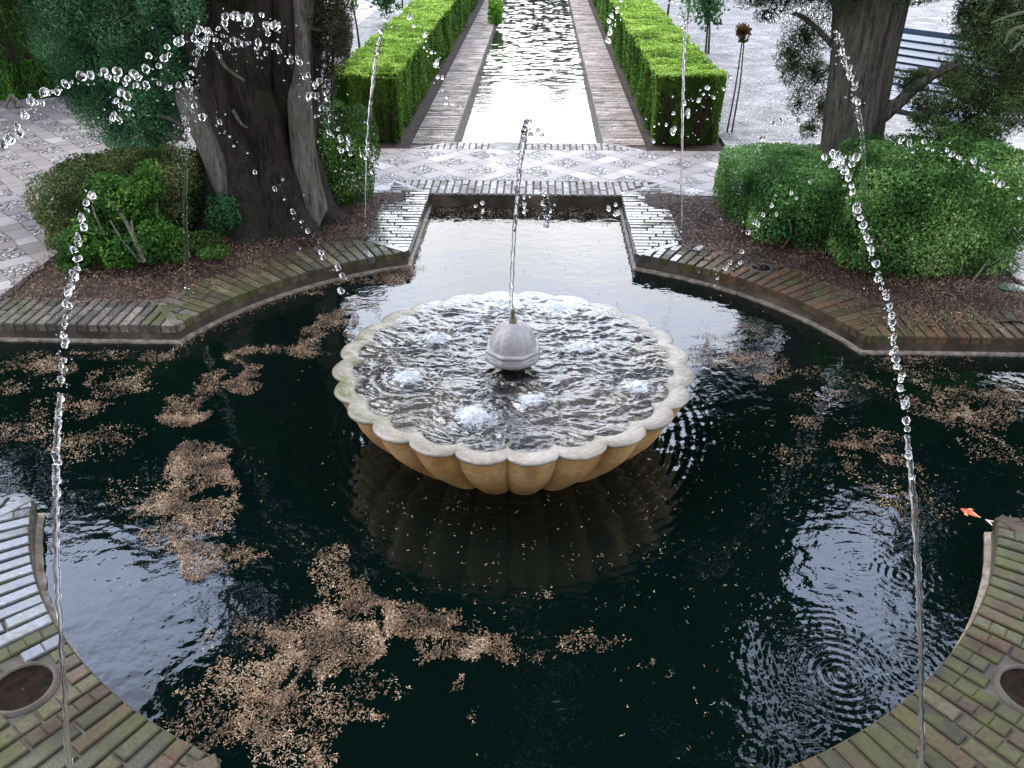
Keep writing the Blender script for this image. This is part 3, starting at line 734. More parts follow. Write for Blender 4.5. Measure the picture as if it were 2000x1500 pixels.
# ------------------------------------------------------------------ cypress trees
def trunk_mesh(name, mat, parent, path, rad, lob=5, amp=.16, seg=56, n=46, seed=0, tw=.8):
    C = crom(path, n); Rr = np.interp(np.linspace(0, 1, n), np.linspace(0, 1, len(rad)), rad)
    V = []
    for i in range(n):
        t = i/(n-1)
        a = np.linspace(0, 2*math.pi, seg, endpoint=False)
        k = 1+amp*np.abs(np.sin(lob*.5*(a+tw*t)+seed))**.8-amp*.5
        c3 = np.stack([np.cos(a), np.sin(a), 0*a+C[i, 2]*.5], 1)
        k = k+.10*vnoise(c3, 2.2, seed+3)+.035*vnoise(np.stack([np.cos(a), np.sin(a), 0*a+C[i, 2]*.3], 1), 9, seed+5)
        V.append(np.stack([C[i, 0]+Rr[i]*k*np.cos(a), C[i, 1]+Rr[i]*k*np.sin(a), 0*a+C[i, 2]], 1))
    V = np.concatenate(V); i = np.arange(n*seg).reshape(n, seg); j = np.roll(i, -1, 1)
    F = np.stack([i[:-1], j[:-1], j[1:], i[1:]], -1).reshape(-1, 4)
    return quads(name, V, F, mat, parent, smooth=True)
CY_BLUE = [(.010, .030, .014), (.035, .11, .05), (.085, .22, .10), (.15, .33, .15)]
CY_DARK = [(.010, .014, .008), (.025, .038, .018), (.055, .08, .036)]
CY_BROWN = [(.012, .010, .007), (.03, .026, .016), (.055, .05, .03)]
def sprays(blobs, per, zmin=.02, power=2.2, rough=.3, sc_=4, depth=.7, feather=False):
    out = []
    if feather: power, rough, depth = 2.0, .55, .95
    for k, (c, r) in enumerate(blobs):
        n = int(per*(r[0]*r[1]+r[1]*r[2]+r[0]*r[2])/3)
        out.append(blob_pts(c, r, n, power, rough, sc_, 100+k, depth, zmin))
    return out

tl = thing('cypress_tree', 'huge old cypress with dark fluted trunk and bluish foliage at left of the pool', 'cypress', (-1.72, 2.5, 0))
trunk_mesh('trunk', M['bark_dark'], tl, [(-1.80, 2.44, -.08), (-1.80, 2.46, .12), (-1.80, 2.52, .5), (-1.82, 2.58, 1.0), (-1.84, 2.62, 1.7), (-1.88, 2.65, 3.2), (-1.9, 2.65, 6)], [.60, .45, .38, .43, .50, .38, .22], 9, .24, seg=110, n=70, seed=2)
def P_(*a): return AT(*a)
trunk_mesh('limb', M['bark_limb'], tl, [P_(480, 425, 2.22), P_(462, 370, 2.24), P_(430, 290, 2.27), P_(392, 215, 2.32), P_(360, 130, 2.4), P_(335, 30, 2.5), P_(320, -90, 2.6)], [.165, .135, .125, .12, .11, .10, .09], 3, .14, 30, 40, seed=5)
trunk_mesh('limb', M['bark_limb'], tl, [P_(618, 436, 2.33), P_(604, 370, 2.30), P_(594, 300, 2.27), P_(586, 200, 2.24), P_(584, 110, 2.22), P_(588, 0, 2.2), P_(596, -140, 2.2)], [.12, .09, .078, .072, .07, .075, .075], 3, .18, 24, 40, seed=8)
for (a, b, c_, r) in (((520, 330, 2.55), (505, 120, 2.14), (500, -90, 2.1), .09), ((460, 300, 2.55), (425, 90, 2.24), (420, -100, 2.2), .08), ((560, 350, 2.6), (555, 150, 2.2), (550, -60, 2.15), .07)):
    trunk_mesh('limb', M['bark_dark'], tl, [P_(*a), P_(*b), P_(*c_)], [r, r, r*.9], 3, .2, 20, 24, seed=int(r*100))
for pts, r0 in (([(420, 95, 2.1), (440, 130, 2.05), (478, 158, 2.0)], .014), ([(372, 255, 2.4), (340, 235, 2.45), (310, 225, 2.5)], .02), ([(365, 275, 2.4), (345, 268, 2.4), (330, 262, 2.4)], .015), ([(335, 290, 2.5), (325, 325, 2.5), (300, 320, 2.5)], .012), ([(395, 140, 2.3), (375, 165, 2.3), (352, 190, 2.3)], .012), ([(455, 215, 2.1), (470, 240, 2.08), (484, 250, 2.05)], .012), ([(605, 55, 2.2), (635, 58, 2.2), (660, 40, 2.2)], .014), ([(668, 20, 2.5), (650, 110, 2.5), (648, 270, 2.5)], .012)):
    mb = MB(); mb.tube(crom([P_(*p) for p in pts], 10), np.linspace(r0, r0*.6, 10), 7); mb.build('branch', M['bark_grey'], tl, True)
bl = [(P_(px, py, Y), (a, b, c)) for px, py, Y, a, b, c in ((115, -60, 3.5, .40, .45, .5), (150, 40, 3.3, .30, .4, .42), (205, 20, 3.0, .42, .5, .6), (190, 130, 3.0, .27, .4, .35), (225, 195, 2.85, .24, .3, .28), (262, 262, 2.7, .2, .28, .22), (285, 305, 2.6, .15, .2, .12), (290, 120, 2.75, .3, .35, .5), (325, 30, 2.3, .17, .15, .25), (352, 95, 2.22, .09, .1, .16), (375, 10, 2.1, .10, .1, .14), (335, 160, 2.3, .08, .1, .12), (325, 225, 2.7, .13, .2, .2))]
foliage('foliage', sprays(bl, 150000), M['cypress'], tl, .032, .0065, CY_BLUE, .9, 5, 3, droop=(0, 0, .4), var=.35)
bl = [(P_(px, py, Y), (a, b, c)) for px, py, Y, a, b, c in ((640, 10, 2.35, .16, .25, .32), (385, 0, 2.3, .16, .2, .22), (350, 70, 2.4, .12, .2, .16), (450, -25, 2.05, .2, .15, .10), (655, 75, 2.4, .10, .2, .2), (330, -30, 2.7, .35, .3, .5), (640, 150, 2.5, .05, .1, .14), (668, 60, 2.5, .06, .1, .2))]
foliage('foliage', sprays(bl, 130000), M['cypress'], tl, .03, .006, CY_BROWN, .9, 5, 5, droop=(0, 0, .3), var=.35)

tr = thing('cypress_tree', 'grey trunked cypress with hanging dark branches at right of the pool behind the shrubs', 'cypress', (2.2, 2.75, 0))
trunk_mesh('trunk', M['bark_grey'], tr, [P_(1640, 430, 2.72), P_(1655, 340, 2.74), P_(1668, 220, 2.76), P_(1685, 100, 2.78), P_(1704, -20, 2.8), P_(1730, -200, 2.85), (2.75, 3.0, 5)], [.27, .205, .195, .205, .225, .2, .15], 5, .13, 50, 60, seed=11)
for pts, r0 in (([(1700, 245, 2.7), (1745, 210, 2.62), (1790, 168, 2.56), (1835, 140, 2.5), (1880, 120, 2.45)], .05), ([(1700, 210, 2.72), (1735, 200, 2.7), (1775, 185, 2.7)], .018), ([(1745, 215, 2.6), (1790, 222, 2.55), (1840, 218, 2.5)], .016), ([(1645, 110, 2.75), (1600, 60, 2.8), (1560, 30, 2.85), (1520, 20, 2.9)], .022), ([(1640, 120, 2.75), (1610, 140, 2.8), (1590, 165, 2.85)], .014), ([(1725, 60, 2.75), (1745, 20, 2.7), (1755, -60, 2.7)], .05), ([(1640, 40, 2.75), (1625, -10, 2.75), (1590, -80, 2.8)], .035)):
    mb = MB(); mb.tube(crom([P_(*p) for p in pts], 14), np.linspace(r0, r0*.45, 14), 8, wob=.12); mb.build('branch', M['bark_grey'], tr, True)
bl = [(P_(px, py, Y), (a, b, c)) for px, py, Y, a, b, c in ((1575, 70, 3.0, .15, .2, .14), (1550, 130, 3.0, .12, .2, .12), (1590, 140, 2.95, .10, .2, .14), (1605, 210, 2.95, .08, .15, .14), (1560, 200, 3.0, .06, .1, .08), (1500, -20, 3.0, .25, .3, .12), (1590, -10, 2.95, .25, .3, .14), (1580, 250, 2.95, .08, .1, .06), (1540, 100, 3.0, .08, .1, .08),
      (1500, 30, 3.0, .10, .1, .06), (1660, -30, 2.5, .2, .2, .1))]
foliage('foliage', sprays(bl, 120000, sc_=9, feather=True), M['cypress'], tr, .026, .006, CY_DARK, 1., 6, 7, droop=(0, 0, -.3), var=.4)
bl = [(P_(px, py, Y), (a, b, c)) for px, py, Y, a, b, c in ((1930, 90, 2.5, .22, .35, .28), (1965, 190, 2.45, .2, .3, .25), (1890, 190, 2.55, .2, .3, .16), (1820, 215, 2.6, .14, .25, .10), (1780, 165, 2.65, .08, .2, .09), (1800, 145, 2.6, .10, .1, .06), (1900, 260, 2.5, .18, .25, .12), (1960, 20, 2.5, .22, .3, .25), (1850, -40, 2.6, .3, .3, .13), (1760, -35, 2.6, .2, .3, .10), (2010, 120, 2.4, .2, .3, .4), (1900, 20, 2.5, .12, .2, .16), (1870, 150, 2.5, .1, .2, .1))]
foliage('foliage', sprays(bl, 130000, sc_=7, feather=True), M['cypress'], tr, .03, .0065, [(.014, .022, .011), (.036, .058, .024), (.075, .115, .042), (.12, .17, .06)], .9, 6, 9, droop=(.2, 0, -.3), var=.4)
bl = [(P_(px, py, Y), (a, b, c)) for px, py, Y, a, b, c in ((1880, 265, 2.2, .14, .15, .06), (1830, 245, 2.3, .12, .15, .05), (1930, 245, 2.2, .1, .12, .06), (1790, 230, 2.4, .06, .1, .04), (1960, 200, 2.1, .05, .08, .05))]
foliage('foliage', sprays(bl, 60000), M['cypress'], tr, .035, .009, [(.03, .06, .02), (.07, .13, .04), (.12, .19, .06)], .9, 6, 10, droop=(.3, 0, -.4), var=.3)
mb = MB()
for pts in ([(2020, 20, 1.7), (1975, 30, 1.7), (1935, 45, 1.7)], [(2020, 45, 1.7), (1975, 60, 1.7), (1962, 85, 1.7)], [(2020, 70, 1.7), (1990, 85, 1.7), (1978, 100, 1.7)]):
    mb = MB(); mb.tube(crom([P_(*p) for p in pts], 12), np.linspace(.012, .005, 12), 6, (.17, .2, .11), wob=.35); mb.build('twig', M['leaf'], tr)

# crowns above the frame: they shade the pool and are mirrored in it
def crown(parent, blobs, per, cols, L=.13, W=.05):
    foliage('crown', sprays(blobs, per, power=2.0, rough=.35, sc_=1.6, depth=.6), M['cypress'], parent, L, W, cols, 1., 1.5, 13, var=.35)
#@@CROWN
crown(tl, [((-1.9, 2.9, 2.3), (1.1, 1.0, .75)), ((-2.9, 3.1, 2.2), (1.1, .9, .8)), ((-4.0, 3.2, 2.1), (.8, .9, .8)), ((-1.6, 2.9, 3.4), (1.2, 1.1, 1.0)), ((-1.3, 2.9, 4.6), (1.3, 1.1, 1.0)), ((-.5, 2.9, 3.6), (.9, 1.0, .9)), ((-1.4, 2.9, 5.9), (1.5, 1.1, 1.2)), ((-3.0, 2.9, 6.3), (1.1, 1.0, .9)), ((-3.3, 2.9, 5.4), (.6, .7, .45)), ((-1.2, 2.9, 7.6), (1.4, 1.2, 1.4))], 5200, CY_DARK, .17, .075)
crown(tr, [((2.2, 3.1, 2.2), (1.0, .9, .65)), ((3.8, 3.1, 2.0), (.9, .9, .7)), ((1.7, 3.1, 3.2), (1.0, 1.0, .9)), ((.8, 3.1, 3.7), (1.0, 1.0, .85)), ((1.5, 3.1, 4.3), (1.0, 1.0, .9)), ((1.4, 3.1, 5.6), (1.2, 1.0, 1.0)), ((1.6, 3.1, 7.0), (1.4, 1.2, 1.3)), ((3.9, 3.1, 6.6), (.8, .9, .7)), ((4.6, 3.1, 3.5), (.75, .8, 1.0)), ((2.95, 3.1, 4.5), (.38, .4, .3))], 5200, CY_DARK, .17, .075)
#@@END

# tall cypress hedge at the far left
root = thing('cypress_hedge', 'tall green cypress hedge with a brown patch at the far left of the terrace', 'hedge', (-5.6, 6.0, 0))
A = np.array((-8.5, 4.9)); B = np.array((-4.9, 6.35)); C2 = np.array((-3.5, 7.6))
PP = []; NN = []
for (a, b, n) in ((A, B, 46000), (B, C2, 18000)):
    t = rng.random(n)[:, None]; z = 4.2*rng.random(n)**1.25; d = b-a; nn = np.array((d[1], -d[0]))/np.linalg.norm(d)
    Q = a+(b-a)*t; q3 = np.concatenate([Q, z[:, None]*.25], 1)
    off = .16*fbm(q3, 2.2, 5, 3)+.06*fbm(q3, 9, 6, 2)-rng.exponential(.05, n)
    Q = Q+nn*off[:, None]; PP.append(np.concatenate([Q, z[:, None]], 1)); NN.append(np.tile((nn[0], nn[1], .35), (n, 1)))
PP = np.vstack(PP); NN = np.vstack(NN)
V, F = leafquads(PP, NN, .065, .013, .6, droop=(0, 0, 1.0))
c = leafcol(len(PP), [(.025, .085, .012), (.06, .18, .025), (.11, .28, .045)], PP*np.array((1, 1, .25)), 3, 8, .3)
b0 = AT(18, 120, 5.7); bb = np.linalg.norm((PP-b0)*np.array((1, .5, .45)), axis=1)+.09*fbm(PP, 6, 3, 2) < .17
c[np.repeat(bb, 4)] = np.array((.14, .06, .025))*np.exp(rng.normal(0, .3, (bb.sum()*4, 1)))
quads('foliage', V, F, M['cypress'], root, c)
mb = MB()
for pts in ([(22, 184, 5.75), (14, 200, 5.72), (8, 214, 5.7)], [(22, 184, 5.75), (27, 200, 5.74), (29, 213, 5.7)], [(24, 188, 5.75), (36, 200, 5.74), (38, 210, 5.7)]):
    mb.tube(crom([AT(*p) for p in pts], 8), np.linspace(.02, .014, 8), 6)
mb.build('stem', M['bark_pale'], root, True)
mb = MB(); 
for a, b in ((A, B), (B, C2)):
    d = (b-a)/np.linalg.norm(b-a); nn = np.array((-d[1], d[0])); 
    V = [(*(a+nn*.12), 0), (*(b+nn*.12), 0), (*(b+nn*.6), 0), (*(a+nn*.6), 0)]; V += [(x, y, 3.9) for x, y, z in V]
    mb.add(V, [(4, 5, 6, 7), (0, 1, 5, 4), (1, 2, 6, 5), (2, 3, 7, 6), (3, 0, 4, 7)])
mb.build('dark_core', M['twig'], root)  # solid dark box filling the hedge behind its leaves
mb = MB(); mb.box((-14, 31, -.4), (14, 31.5, 2.2)); tag(mb.build('unseen_reflected_wall', M['wall']), kind='structure')  # unseen wall, added for its reflection in the channel
fb = [((x, 29.5+random.uniform(-.6, .6), h*.41), (1.2, .9, h*.44)) for x, h in ((-8, 5), (-6.2, 6), (-4.3, 4.6), (-2.6, 5.6), (-.9, 4.4), (.5, 5.2), (2.1, 4.3), (3.6, 5.8), (5.4, 4.9), (7.2, 6))]
fo = foliage('unseen_far_trees', sprays(fb, 2600, power=2.2, rough=.3, sc_=1.5, depth=.5), M['cypress'], None, .22, .10, [(.03, .04, .02), (.07, .09, .04), (.12, .14, .07)], 1., 1, 14)  # out of frame, sized for the dark reflection in the channel
tag(fo, 'unseen dark trees mirrored in the far end of the channel', 'trees', kind='stuff')

# ------------------------------------------------------------------ shrubs in the beds
BOX = [(.018, .05, .014), (.06, .155, .042), (.135, .285, .08), (.24, .42, .13)]
def shrub(label, blobs, per, cols, loc, L=.022, W=.015, stems=(), power=3.2, cs=5, seed=1, rough=.13, sc_=5, name='box_shrub', depth=.3, stemat='bark_pale'):
    root = thing(name, label, 'shrub', loc)
    pts = sprays(blobs, per, .015, power, rough, sc_, depth)
    if power > 4: pts = pts+sprays(blobs, per*.55, .015, power, .05, sc_, 1.6)
    foliage('foliage', pts, M['leaf'], root, L, W, cols, .85, cs, seed, var=.28)
    if stems:
        for s in stems:
            mb = MB(); p, r = s[0], s[1]; mb.tube(crom(p, 12), np.linspace(r, r*.5, 12), 6, wob=.12); mb.build('stem', M[stemat], root, True)
    return root
shrub('wide clipped green shrub in front of the right cypress trunk, beside the bridge', [((1.70, 2.66, .19), (.30, .38, .215)), ((1.76, 2.26, .18), (.27, .28, .21)), ((2.02, 2.12, .19), (.28, .28, .215)), ((2.05, 2.66, .20), (.32, .42, .21))], 230000, BOX, (1.85, 2.4, 0), seed=21, power=8, rough=.06, sc_=7, depth=.14, L=.018, W=.012,
      stems=[([(1.7, 2.0, -.02), (1.72, 1.96, .1), (1.68, 1.93, .2)], .008), ([(2.0, 1.85, -.02), (2.02, 1.8, .12), (1.98, 1.8, .25)], .009)])
st = [([G(px, py, .0), AT(px+dx*.5, py-30, 1.44), AT(px+dx, py-62, 1.5)], .007) for px, py, dx in ((1870, 545, 20), (1895, 555, 45), (1840, 540, -15), (1800, 545, 25), (1770, 530, 10), (1740, 525, -20))]
shrub('tall bushy light green shrub at the right edge of the bed with pale bare stems', [((2.32, 1.78, .27), (.36, .36, .34)), ((2.66, 1.80, .30), (.33, .36, .37)), ((2.78, 2.15, .30), (.30, .4, .33)), ((2.4, 2.2, .28), (.36, .36, .33)), ((2.15, 1.75, .2), (.22, .25, .24))], 170000, [(.02, .055, .014), (.075, .175, .045), (.165, .315, .085), (.28, .45, .14)], (2.5, 1.8, 0), .020, .0135, seed=22, power=6, rough=.11, sc_=6, depth=.22, stems=st)
stl = [([AT(282, 512, 1.4), AT(255, 450, 1.45), AT(230, 410, 1.5), AT(205, 385, 1.5)], .014), ([AT(282, 512, 1.4), AT(262, 470, 1.42), AT(257, 430, 1.45)], .010), ([AT(205, 460, 1.5), AT(190, 430, 1.55), AT(180, 400, 1.6)], .010), ([AT(275, 512, 1.4), AT(240, 470, 1.45), AT(215, 430, 1.5)], .009), ([AT(307, 430, 1.8), AT(300, 390, 1.8), AT(285, 350, 1.8)], .009), ([AT(307, 430, 1.8), AT(306, 380, 1.8), AT(300, 330, 1.8)], .007)]
shrub('clipped brownish green shrub at the left corner of the bed with bare forked stems', [((-2.74, 2.02, .24), (.30, .40, .26)), ((-2.5, 2.25, .24), (.34, .28, .26))], 210000, [(.025, .04, .014), (.07, .10, .035), (.14, .165, .06), (.22, .21, .10)], (-2.7, 1.9, 0), .02, .013, stems=stl, seed=23, power=4.5, rough=.12, sc_=7)
bl = [(AT(px, py, Y), (a, b, c)) for px, py, Y, a, b, c in ((235, 380, 1.62, .17, .16, .12), (280, 372, 1.7, .10, .12, .12), (185, 480, 1.5, .18, .16, .15), (235, 495, 1.45, .14, .13, .10), (300, 470, 1.55, .15, .15, .14), (140, 510, 1.45, .12, .12, .09), (330, 460, 1.6, .10, .1, .09), (290, 350, 1.8, .08, .1, .12), (210, 430, 1.7, .16, .14, .16), (275, 430, 1.75, .14, .12, .16))]
shrub('loose bright green young shoots in front of the brownish clipped shrub', bl, 70000, [(.015, .05, .012), (.035, .11, .022), (.08, .20, .035), (.20, .34, .045)], (-2.3, 1.5, 0), .024, .016, power=2, seed=24, rough=.5, depth=.8, sc_=6, name='young_shrub')
bl = [(AT(px, py, Y), (a, b, c)) for px, py, Y, a, b, c in ((445, 420, 2.0, .13, .12, .14),)]
shrub('small round dark green bush at the foot of the pale leaning limb', bl, 110000, [(.018, .06, .025), (.04, .13, .045), (.08, .21, .07)], (-1.95, 2.0, 0), .018, .013, power=2.3, seed=25, rough=.4, sc_=9, name='small_bush')
bl = [(AT(px, py, Y), (a, b, c)) for px, py, Y, a, b, c in ((655, 330, 2.75, .26, .25, .30), (620, 300, 2.7, .15, .2, .3), (690, 270, 2.95, .18, .2, .22), (640, 240, 3.0, .16, .2, .2), (690, 350, 2.8, .15, .2, .22))]
shrub('dark green bush between the big left trunk and the bridge paving', bl, 85000, [(.012, .035, .012), (.03, .08, .022), (.065, .15, .035), (.15, .28, .05)], (-1.3, 2.8, 0), .02, .014, power=2.3, seed=26, name='dark_bush')
bl = [(AT(px, py, Y), (a, b, c)) for px, py, Y, a, b, c in ((345, 465, 1.75, .10, .1, .05), (390, 470, 1.75, .12, .12, .06), (430, 490, 1.65, .07, .08, .04), (350, 500, 1.55, .06, .08, .04), (405, 495, 1.55, .06, .06, .03))]
shrub('low leafy ground plants creeping before the round bush', bl, 80000, [(.015, .04, .012), (.04, .095, .022), (.09, .18, .04)], (-2.0, 1.7, 0), .02, .013, power=2, seed=27, rough=.3, name='low_plant')
# seedling with larger leaves
root = thing('seedling', 'small bright green seedling with drooping leaves under the right shrub', 'seedling', tuple(G(1522, 480)))
b0 = G(1522, 482); P = []; N = []
for k in range(26):
    a = random.uniform(0, 6.28); r = random.uniform(.01, .065); P.append(b0+np.array((r*math.cos(a), r*math.sin(a), .14-1.2*r+random.uniform(-.02, .02)))); N.append((math.cos(a)*.5, math.sin(a)*.5, .8))
V, F = leafquads(np.array(P), np.array(N), .05, .024, .3); quads('foliage', V, F, M['leaf'], root, leafcol(len(P), [(.03, .16, .05), (.05, .25, .08)], var=.2))
mb = MB(); mb.tube([tuple(b0), tuple(b0+np.array((0, 0, .07))), tuple(b0+np.array((.01, 0, .13)))], [.004, .003, .002], 5); mb.build('stem', M['twig'], root)
# fern on the channel kerb
root = thing('fern', 'bright green fern growing from the left wall of the water channel', 'fern', (-.68, 12.5, 0))
c0 = AT(968, 22, 12.4); pts = blob_pts(c0, (.12, .25, .26), 1500, 2, .4, 6, 5, .8)
foliage('foliage', [pts], M['leaf'], root, .07, .03, [(.10, .25, .03), (.2, .42, .05), (.32, .55, .08)], .8, 5, 30, var=.25)
mb = MB(); mb.tube([(-.69, 12.5, -.1), tuple(c0)], [.01, .006], 5); mb.build('stem', M['twig'], root)

# standard roses and young trees on the terrace
def standard(label, base, top, pole, crownr=None, cols=None, n=500, leaf=.05, poles=1, gap=.05, name='standard_rose', cat='young tree'):
    root = thing(name, label, cat, tuple(base))
    mb = MB()
    for k in range(poles):
        o = np.array((gap*k, 0, 0)); mb.tube(crom([base+o, (np.array(base)*.5+np.array(top)*.5)+o*.8+np.array((.01, 0, 0)), np.array(top)+o*.25], 9), np.linspace(pole, pole*.7, 9), 6)
    mb.build('stem', M['rose_stem'], root, True)
    if crownr:
        p = blob_pts(top, crownr, n, 2, .65, 9, int(n), .9)
        foliage('foliage', [p], M['leaf'], root, leaf, leaf*.6, cols, .9, 6, 31, var=.3)
DG = [(.015, .05, .025), (.04, .12, .06), (.08, .2, .1)]
standard('young rose with dark red leaves tied to two thin stakes by the right hedge', G(1420, 258), AT(1452, 62, 4.9), .008, (.06, .07, .07), [(.05, .010, .014), (.12, .025, .03), (.22, .07, .07)], 170, .05, 2, .045)
b = G(1378, 105); standard('young tree with round dark green crown behind the right hedge', b, AT(1382, 10, b[1]+.1), .016, (.20, .2, .26), DG, 700, .07, 2, .04, 'young_tree')
b = G(1338, 68); standard('thin young tree with sparse pale leaves next to the round dark crowned one', b, AT(1346, 5, b[1]), .014, (.13, .14, .24), [(.08, .15, .06), (.2, .3, .12)], 130, .07, 1, .05, 'young_tree')
b = G(1304, 30); standard('bare thin stake farthest back behind the right hedge', b, AT(1310, -40, b[1]), .022, None, None, 0, .05, 1, .05, 'garden_stake', 'stake')
b = G(703, 100); standard('bare leaning stake nearest the left cypress, behind the left hedge', b, AT(688, 5, b[1]), .018, (.10, .1, .12), [(.06, .13, .05), (.13, .22, .08)], 60, .06, 1, .05, 'young_tree')
b = G(754, 45); standard('young tree with dark green crown behind the left hedge', b, AT(752, -8, b[1]), .022, (.24, .2, .24), DG, 420, .1, 1, .05, 'young_tree')
b = G(787, 35); standard('thin bare stem nearest the left hedge top', b, AT(782, -30, b[1]), .022, None, None, 0, .05, 1, .05, 'garden_stake', 'stake')

# slatted bench behind the right cypress
bp = AT(1800, 60, 4.5); base = np.array((bp[0], bp[1], 0))
bench = thing('slatted_bench', 'pale slatted garden bench half hidden behind the right cypress trunk', 'bench', tuple(base))
d = np.array((math.cos(R(-52)), math.sin(R(-52)), 0)); nn = np.array((d[1], -d[0], 0)); nn = nn if nn @ (CAM-base) > 0 else -nn
def bx(u0, u1, v0, v1, z0, z1): return [tuple(base+d*u+nn*v+np.array((0, 0, z))) for z in (z0, z1) for (u, v) in ((u0, v0), (u1, v0), (u1, v1), (u0, v1))]
BF = [(0, 3, 2, 1), (4, 5, 6, 7), (0, 1, 5, 4), (1, 2, 6, 5), (2, 3, 7, 6), (3, 0, 4, 7)]
for k in range(8):
    z = .46+k*.060; v = .0-k*.001; mb = MB(); V = bx(-.30, .8, v, v+.018, z, z+.038); V = V[:4]+[tuple(np.array(q)-nn*.012) for q in V[4:]]; mb.add(V, BF); mb.build('back_slat', M['white_paint'], bench)
mb = MB(); mb.add(bx(-.30, .8, -.055, -.045, .44, .96), BF); mb.build('back_gap_sheet', M['gap_dark'], bench)  # added sheet, makes the gaps between back slats read dark
mb = MB(); mb.add(bx(-.30, .8, .05, .5, .385, .396), BF); mb.build('seat_gap_sheet', M['gap_dark'], bench)  # added sheet under the seat slats, darkens their gaps likewise
for k in range(6):
    v = .08+k*.07; mb = MB(); mb.add(bx(-.30, .8, v, v+.05, .40, .42), BF); mb.build('seat_slat', M['white_paint'], bench)
for u in (-.27, .77):
    mb = MB(); mb.add(bx(u-.02, u+.02, 0, .04, 0, .42), BF); mb.add(bx(u-.02, u+.02, -.06, -.03, .42, .95), BF); mb.add(bx(u-.02, u+.02, .44, .48, 0, .398), BF); mb.add(bx(u-.02, u+.02, .045, .435, .36, .395), BF); mb.build('leg_frame', M['dark_metal'], bench)

# ------------------------------------------------------------------ fallen blossom and leaves
PATCH = [(390, 905, 75, 45, 1), (335, 960, 45, 40, .8), (450, 925, 28, 55, 1), (400, 1000, 80, 40, 1), (420, 875, 50, 22, 1), (440, 1085, 95, 35, 1), (350, 1050, 60, 45, .7), (500, 1100, 45, 30, 1),
         (600, 1260, 120, 70, 1), (480, 1290, 95, 90, .8), (700, 1205, 100, 45, 1), (810, 1205, 110, 38, 1), (890, 1250, 70, 45, 1), (985, 1270, 85, 28, 1), (640, 1130, 30, 50, .9), (690, 1160, 35, 40, .9), (560, 1380, 140, 80, .55), (400, 1400, 80, 80, .5), (470, 1460, 80, 50, .6), (1125, 1245, 30, 16, .9), (660, 1290, 90, 50, .9), (930, 1290, 40, 20, .8),
         (735, 1395, 80, 16, .7), (850, 1285, 35, 18, .7), (920, 1360, 10, 25, .9), (955, 1420, 18, 18, .8), (1230, 1320, 60, 14, .6), (1280, 1335, 18, 12, .9), (1180, 1270, 30, 12, .5), (1040, 1140, 25, 20, .5), (1060, 1170, 30, 12, .6), (760, 1350, 60, 30, .35), (620, 1460, 40, 14, .6), (550, 1485, 60, 14, .6),
         (370, 795, 60, 26, 1), (350, 815, 45, 16, .9), (440, 750, 70, 24, 1), (470, 710, 45, 26, .9), (500, 690, 40, 18, .6), (640, 655, 60, 24, 1), (600, 690, 50, 14, .6), (660, 630, 40, 20, .8), (560, 690, 60, 14, .25), (700, 600, 40, 10, .4),
         (60, 730, 80, 34, .4), (240, 745, 70, 26, .5), (130, 800, 90, 30, .35), (40, 850, 60, 30, .3), (200, 690, 60, 12, .25), (290, 700, 40, 16, .4), (100, 720, 60, 20, .4), (150, 880, 100, 30, .3), (300, 1000, 60, 60, .35), (240, 960, 60, 40, .3), (230, 850, 50, 14, .2),
         (1400, 695, 70, 30, .8), (1470, 715, 60, 22, 1), (1500, 738, 35, 12, 1), (1430, 655, 70, 16, .5), (1560, 735, 40, 14, .3),
         (1750, 740, 120, 40, .3), (1880, 785, 110, 45, .45), (1820, 760, 60, 25, .5), (1930, 810, 70, 30, .5), (1700, 860, 90, 26, .4), (1650, 880, 40, 18, .8), (1660, 915, 30, 20, .8), (1560, 825, 50, 14, .5), (1570, 885, 40, 14, .6), (1740, 930, 90, 40, .4), (1930, 870, 70, 30, .3), (1740, 985, 90, 26, .3), (1620, 780, 80, 14, .25), (1800, 700, 120, 12, .15), (1960, 760, 60, 20, .4),
         (760, 535, 45, 16, 1), (690, 552, 60, 9, .8), (610, 575, 60, 5, .5), (790, 515, 20, 18, 1), (1500, 900, 300, 100, .02), (1000, 1100, 500, 150, .012)]
pts = []
for (px, py, a, b, dn) in PATCH:
    c = G(px, py, ZW); ex = G(px+a, py, ZW)-c; ey = G(px, py-b, ZW)-c
    area = math.pi*np.linalg.norm(ex[:2])*np.linalg.norm(ey[:2]); n = int(area*25000*dn*(1 if px < 1300 else .7))
    r = np.sqrt(rng.random(n)); t = rng.uniform(0, 6.283, n); q = c[:2]+(r*np.cos(t))[:, None]*ex[:2]+(r*np.sin(t))[:, None]*ey[:2]
    q3 = np.concatenate([q, np.zeros((n, 1))], 1); q = q+.07*np.stack([fbm(q3, 4, 91, 3), fbm(q3, 4, 94, 3)], 1)
    k = .5+.75*fbm(q3, 9, 71, 3)+.5*fbm(q3, 26, 72, 3)-.32*(r**2) > rng.normal(.2 if dn > .7 else (.2 if dn > .35 else .12), .16, n)
    pts.append(q[k])
n = 900; pts.append(np.stack([rng.uniform(-2.6, 2.6, n), rng.uniform(-2.3, 2.6, n)], 1))
n = 3200; e = np.stack([rng.uniform(-AW+.01, AW-.01, n), 3.0-np.abs(rng.normal(0, .17, n))-.02*rng.random(n)-.06*0], 1); e = e[e[:, 1] > 2.62]; pts.append(e)
n = 700; a = rng.uniform(1.9, 3.0, n); rr = RP-.02-np.abs(rng.normal(0, .03, n)); q = np.stack([rr*np.cos(a), rr*np.sin(a)], 1); pts.append(q)
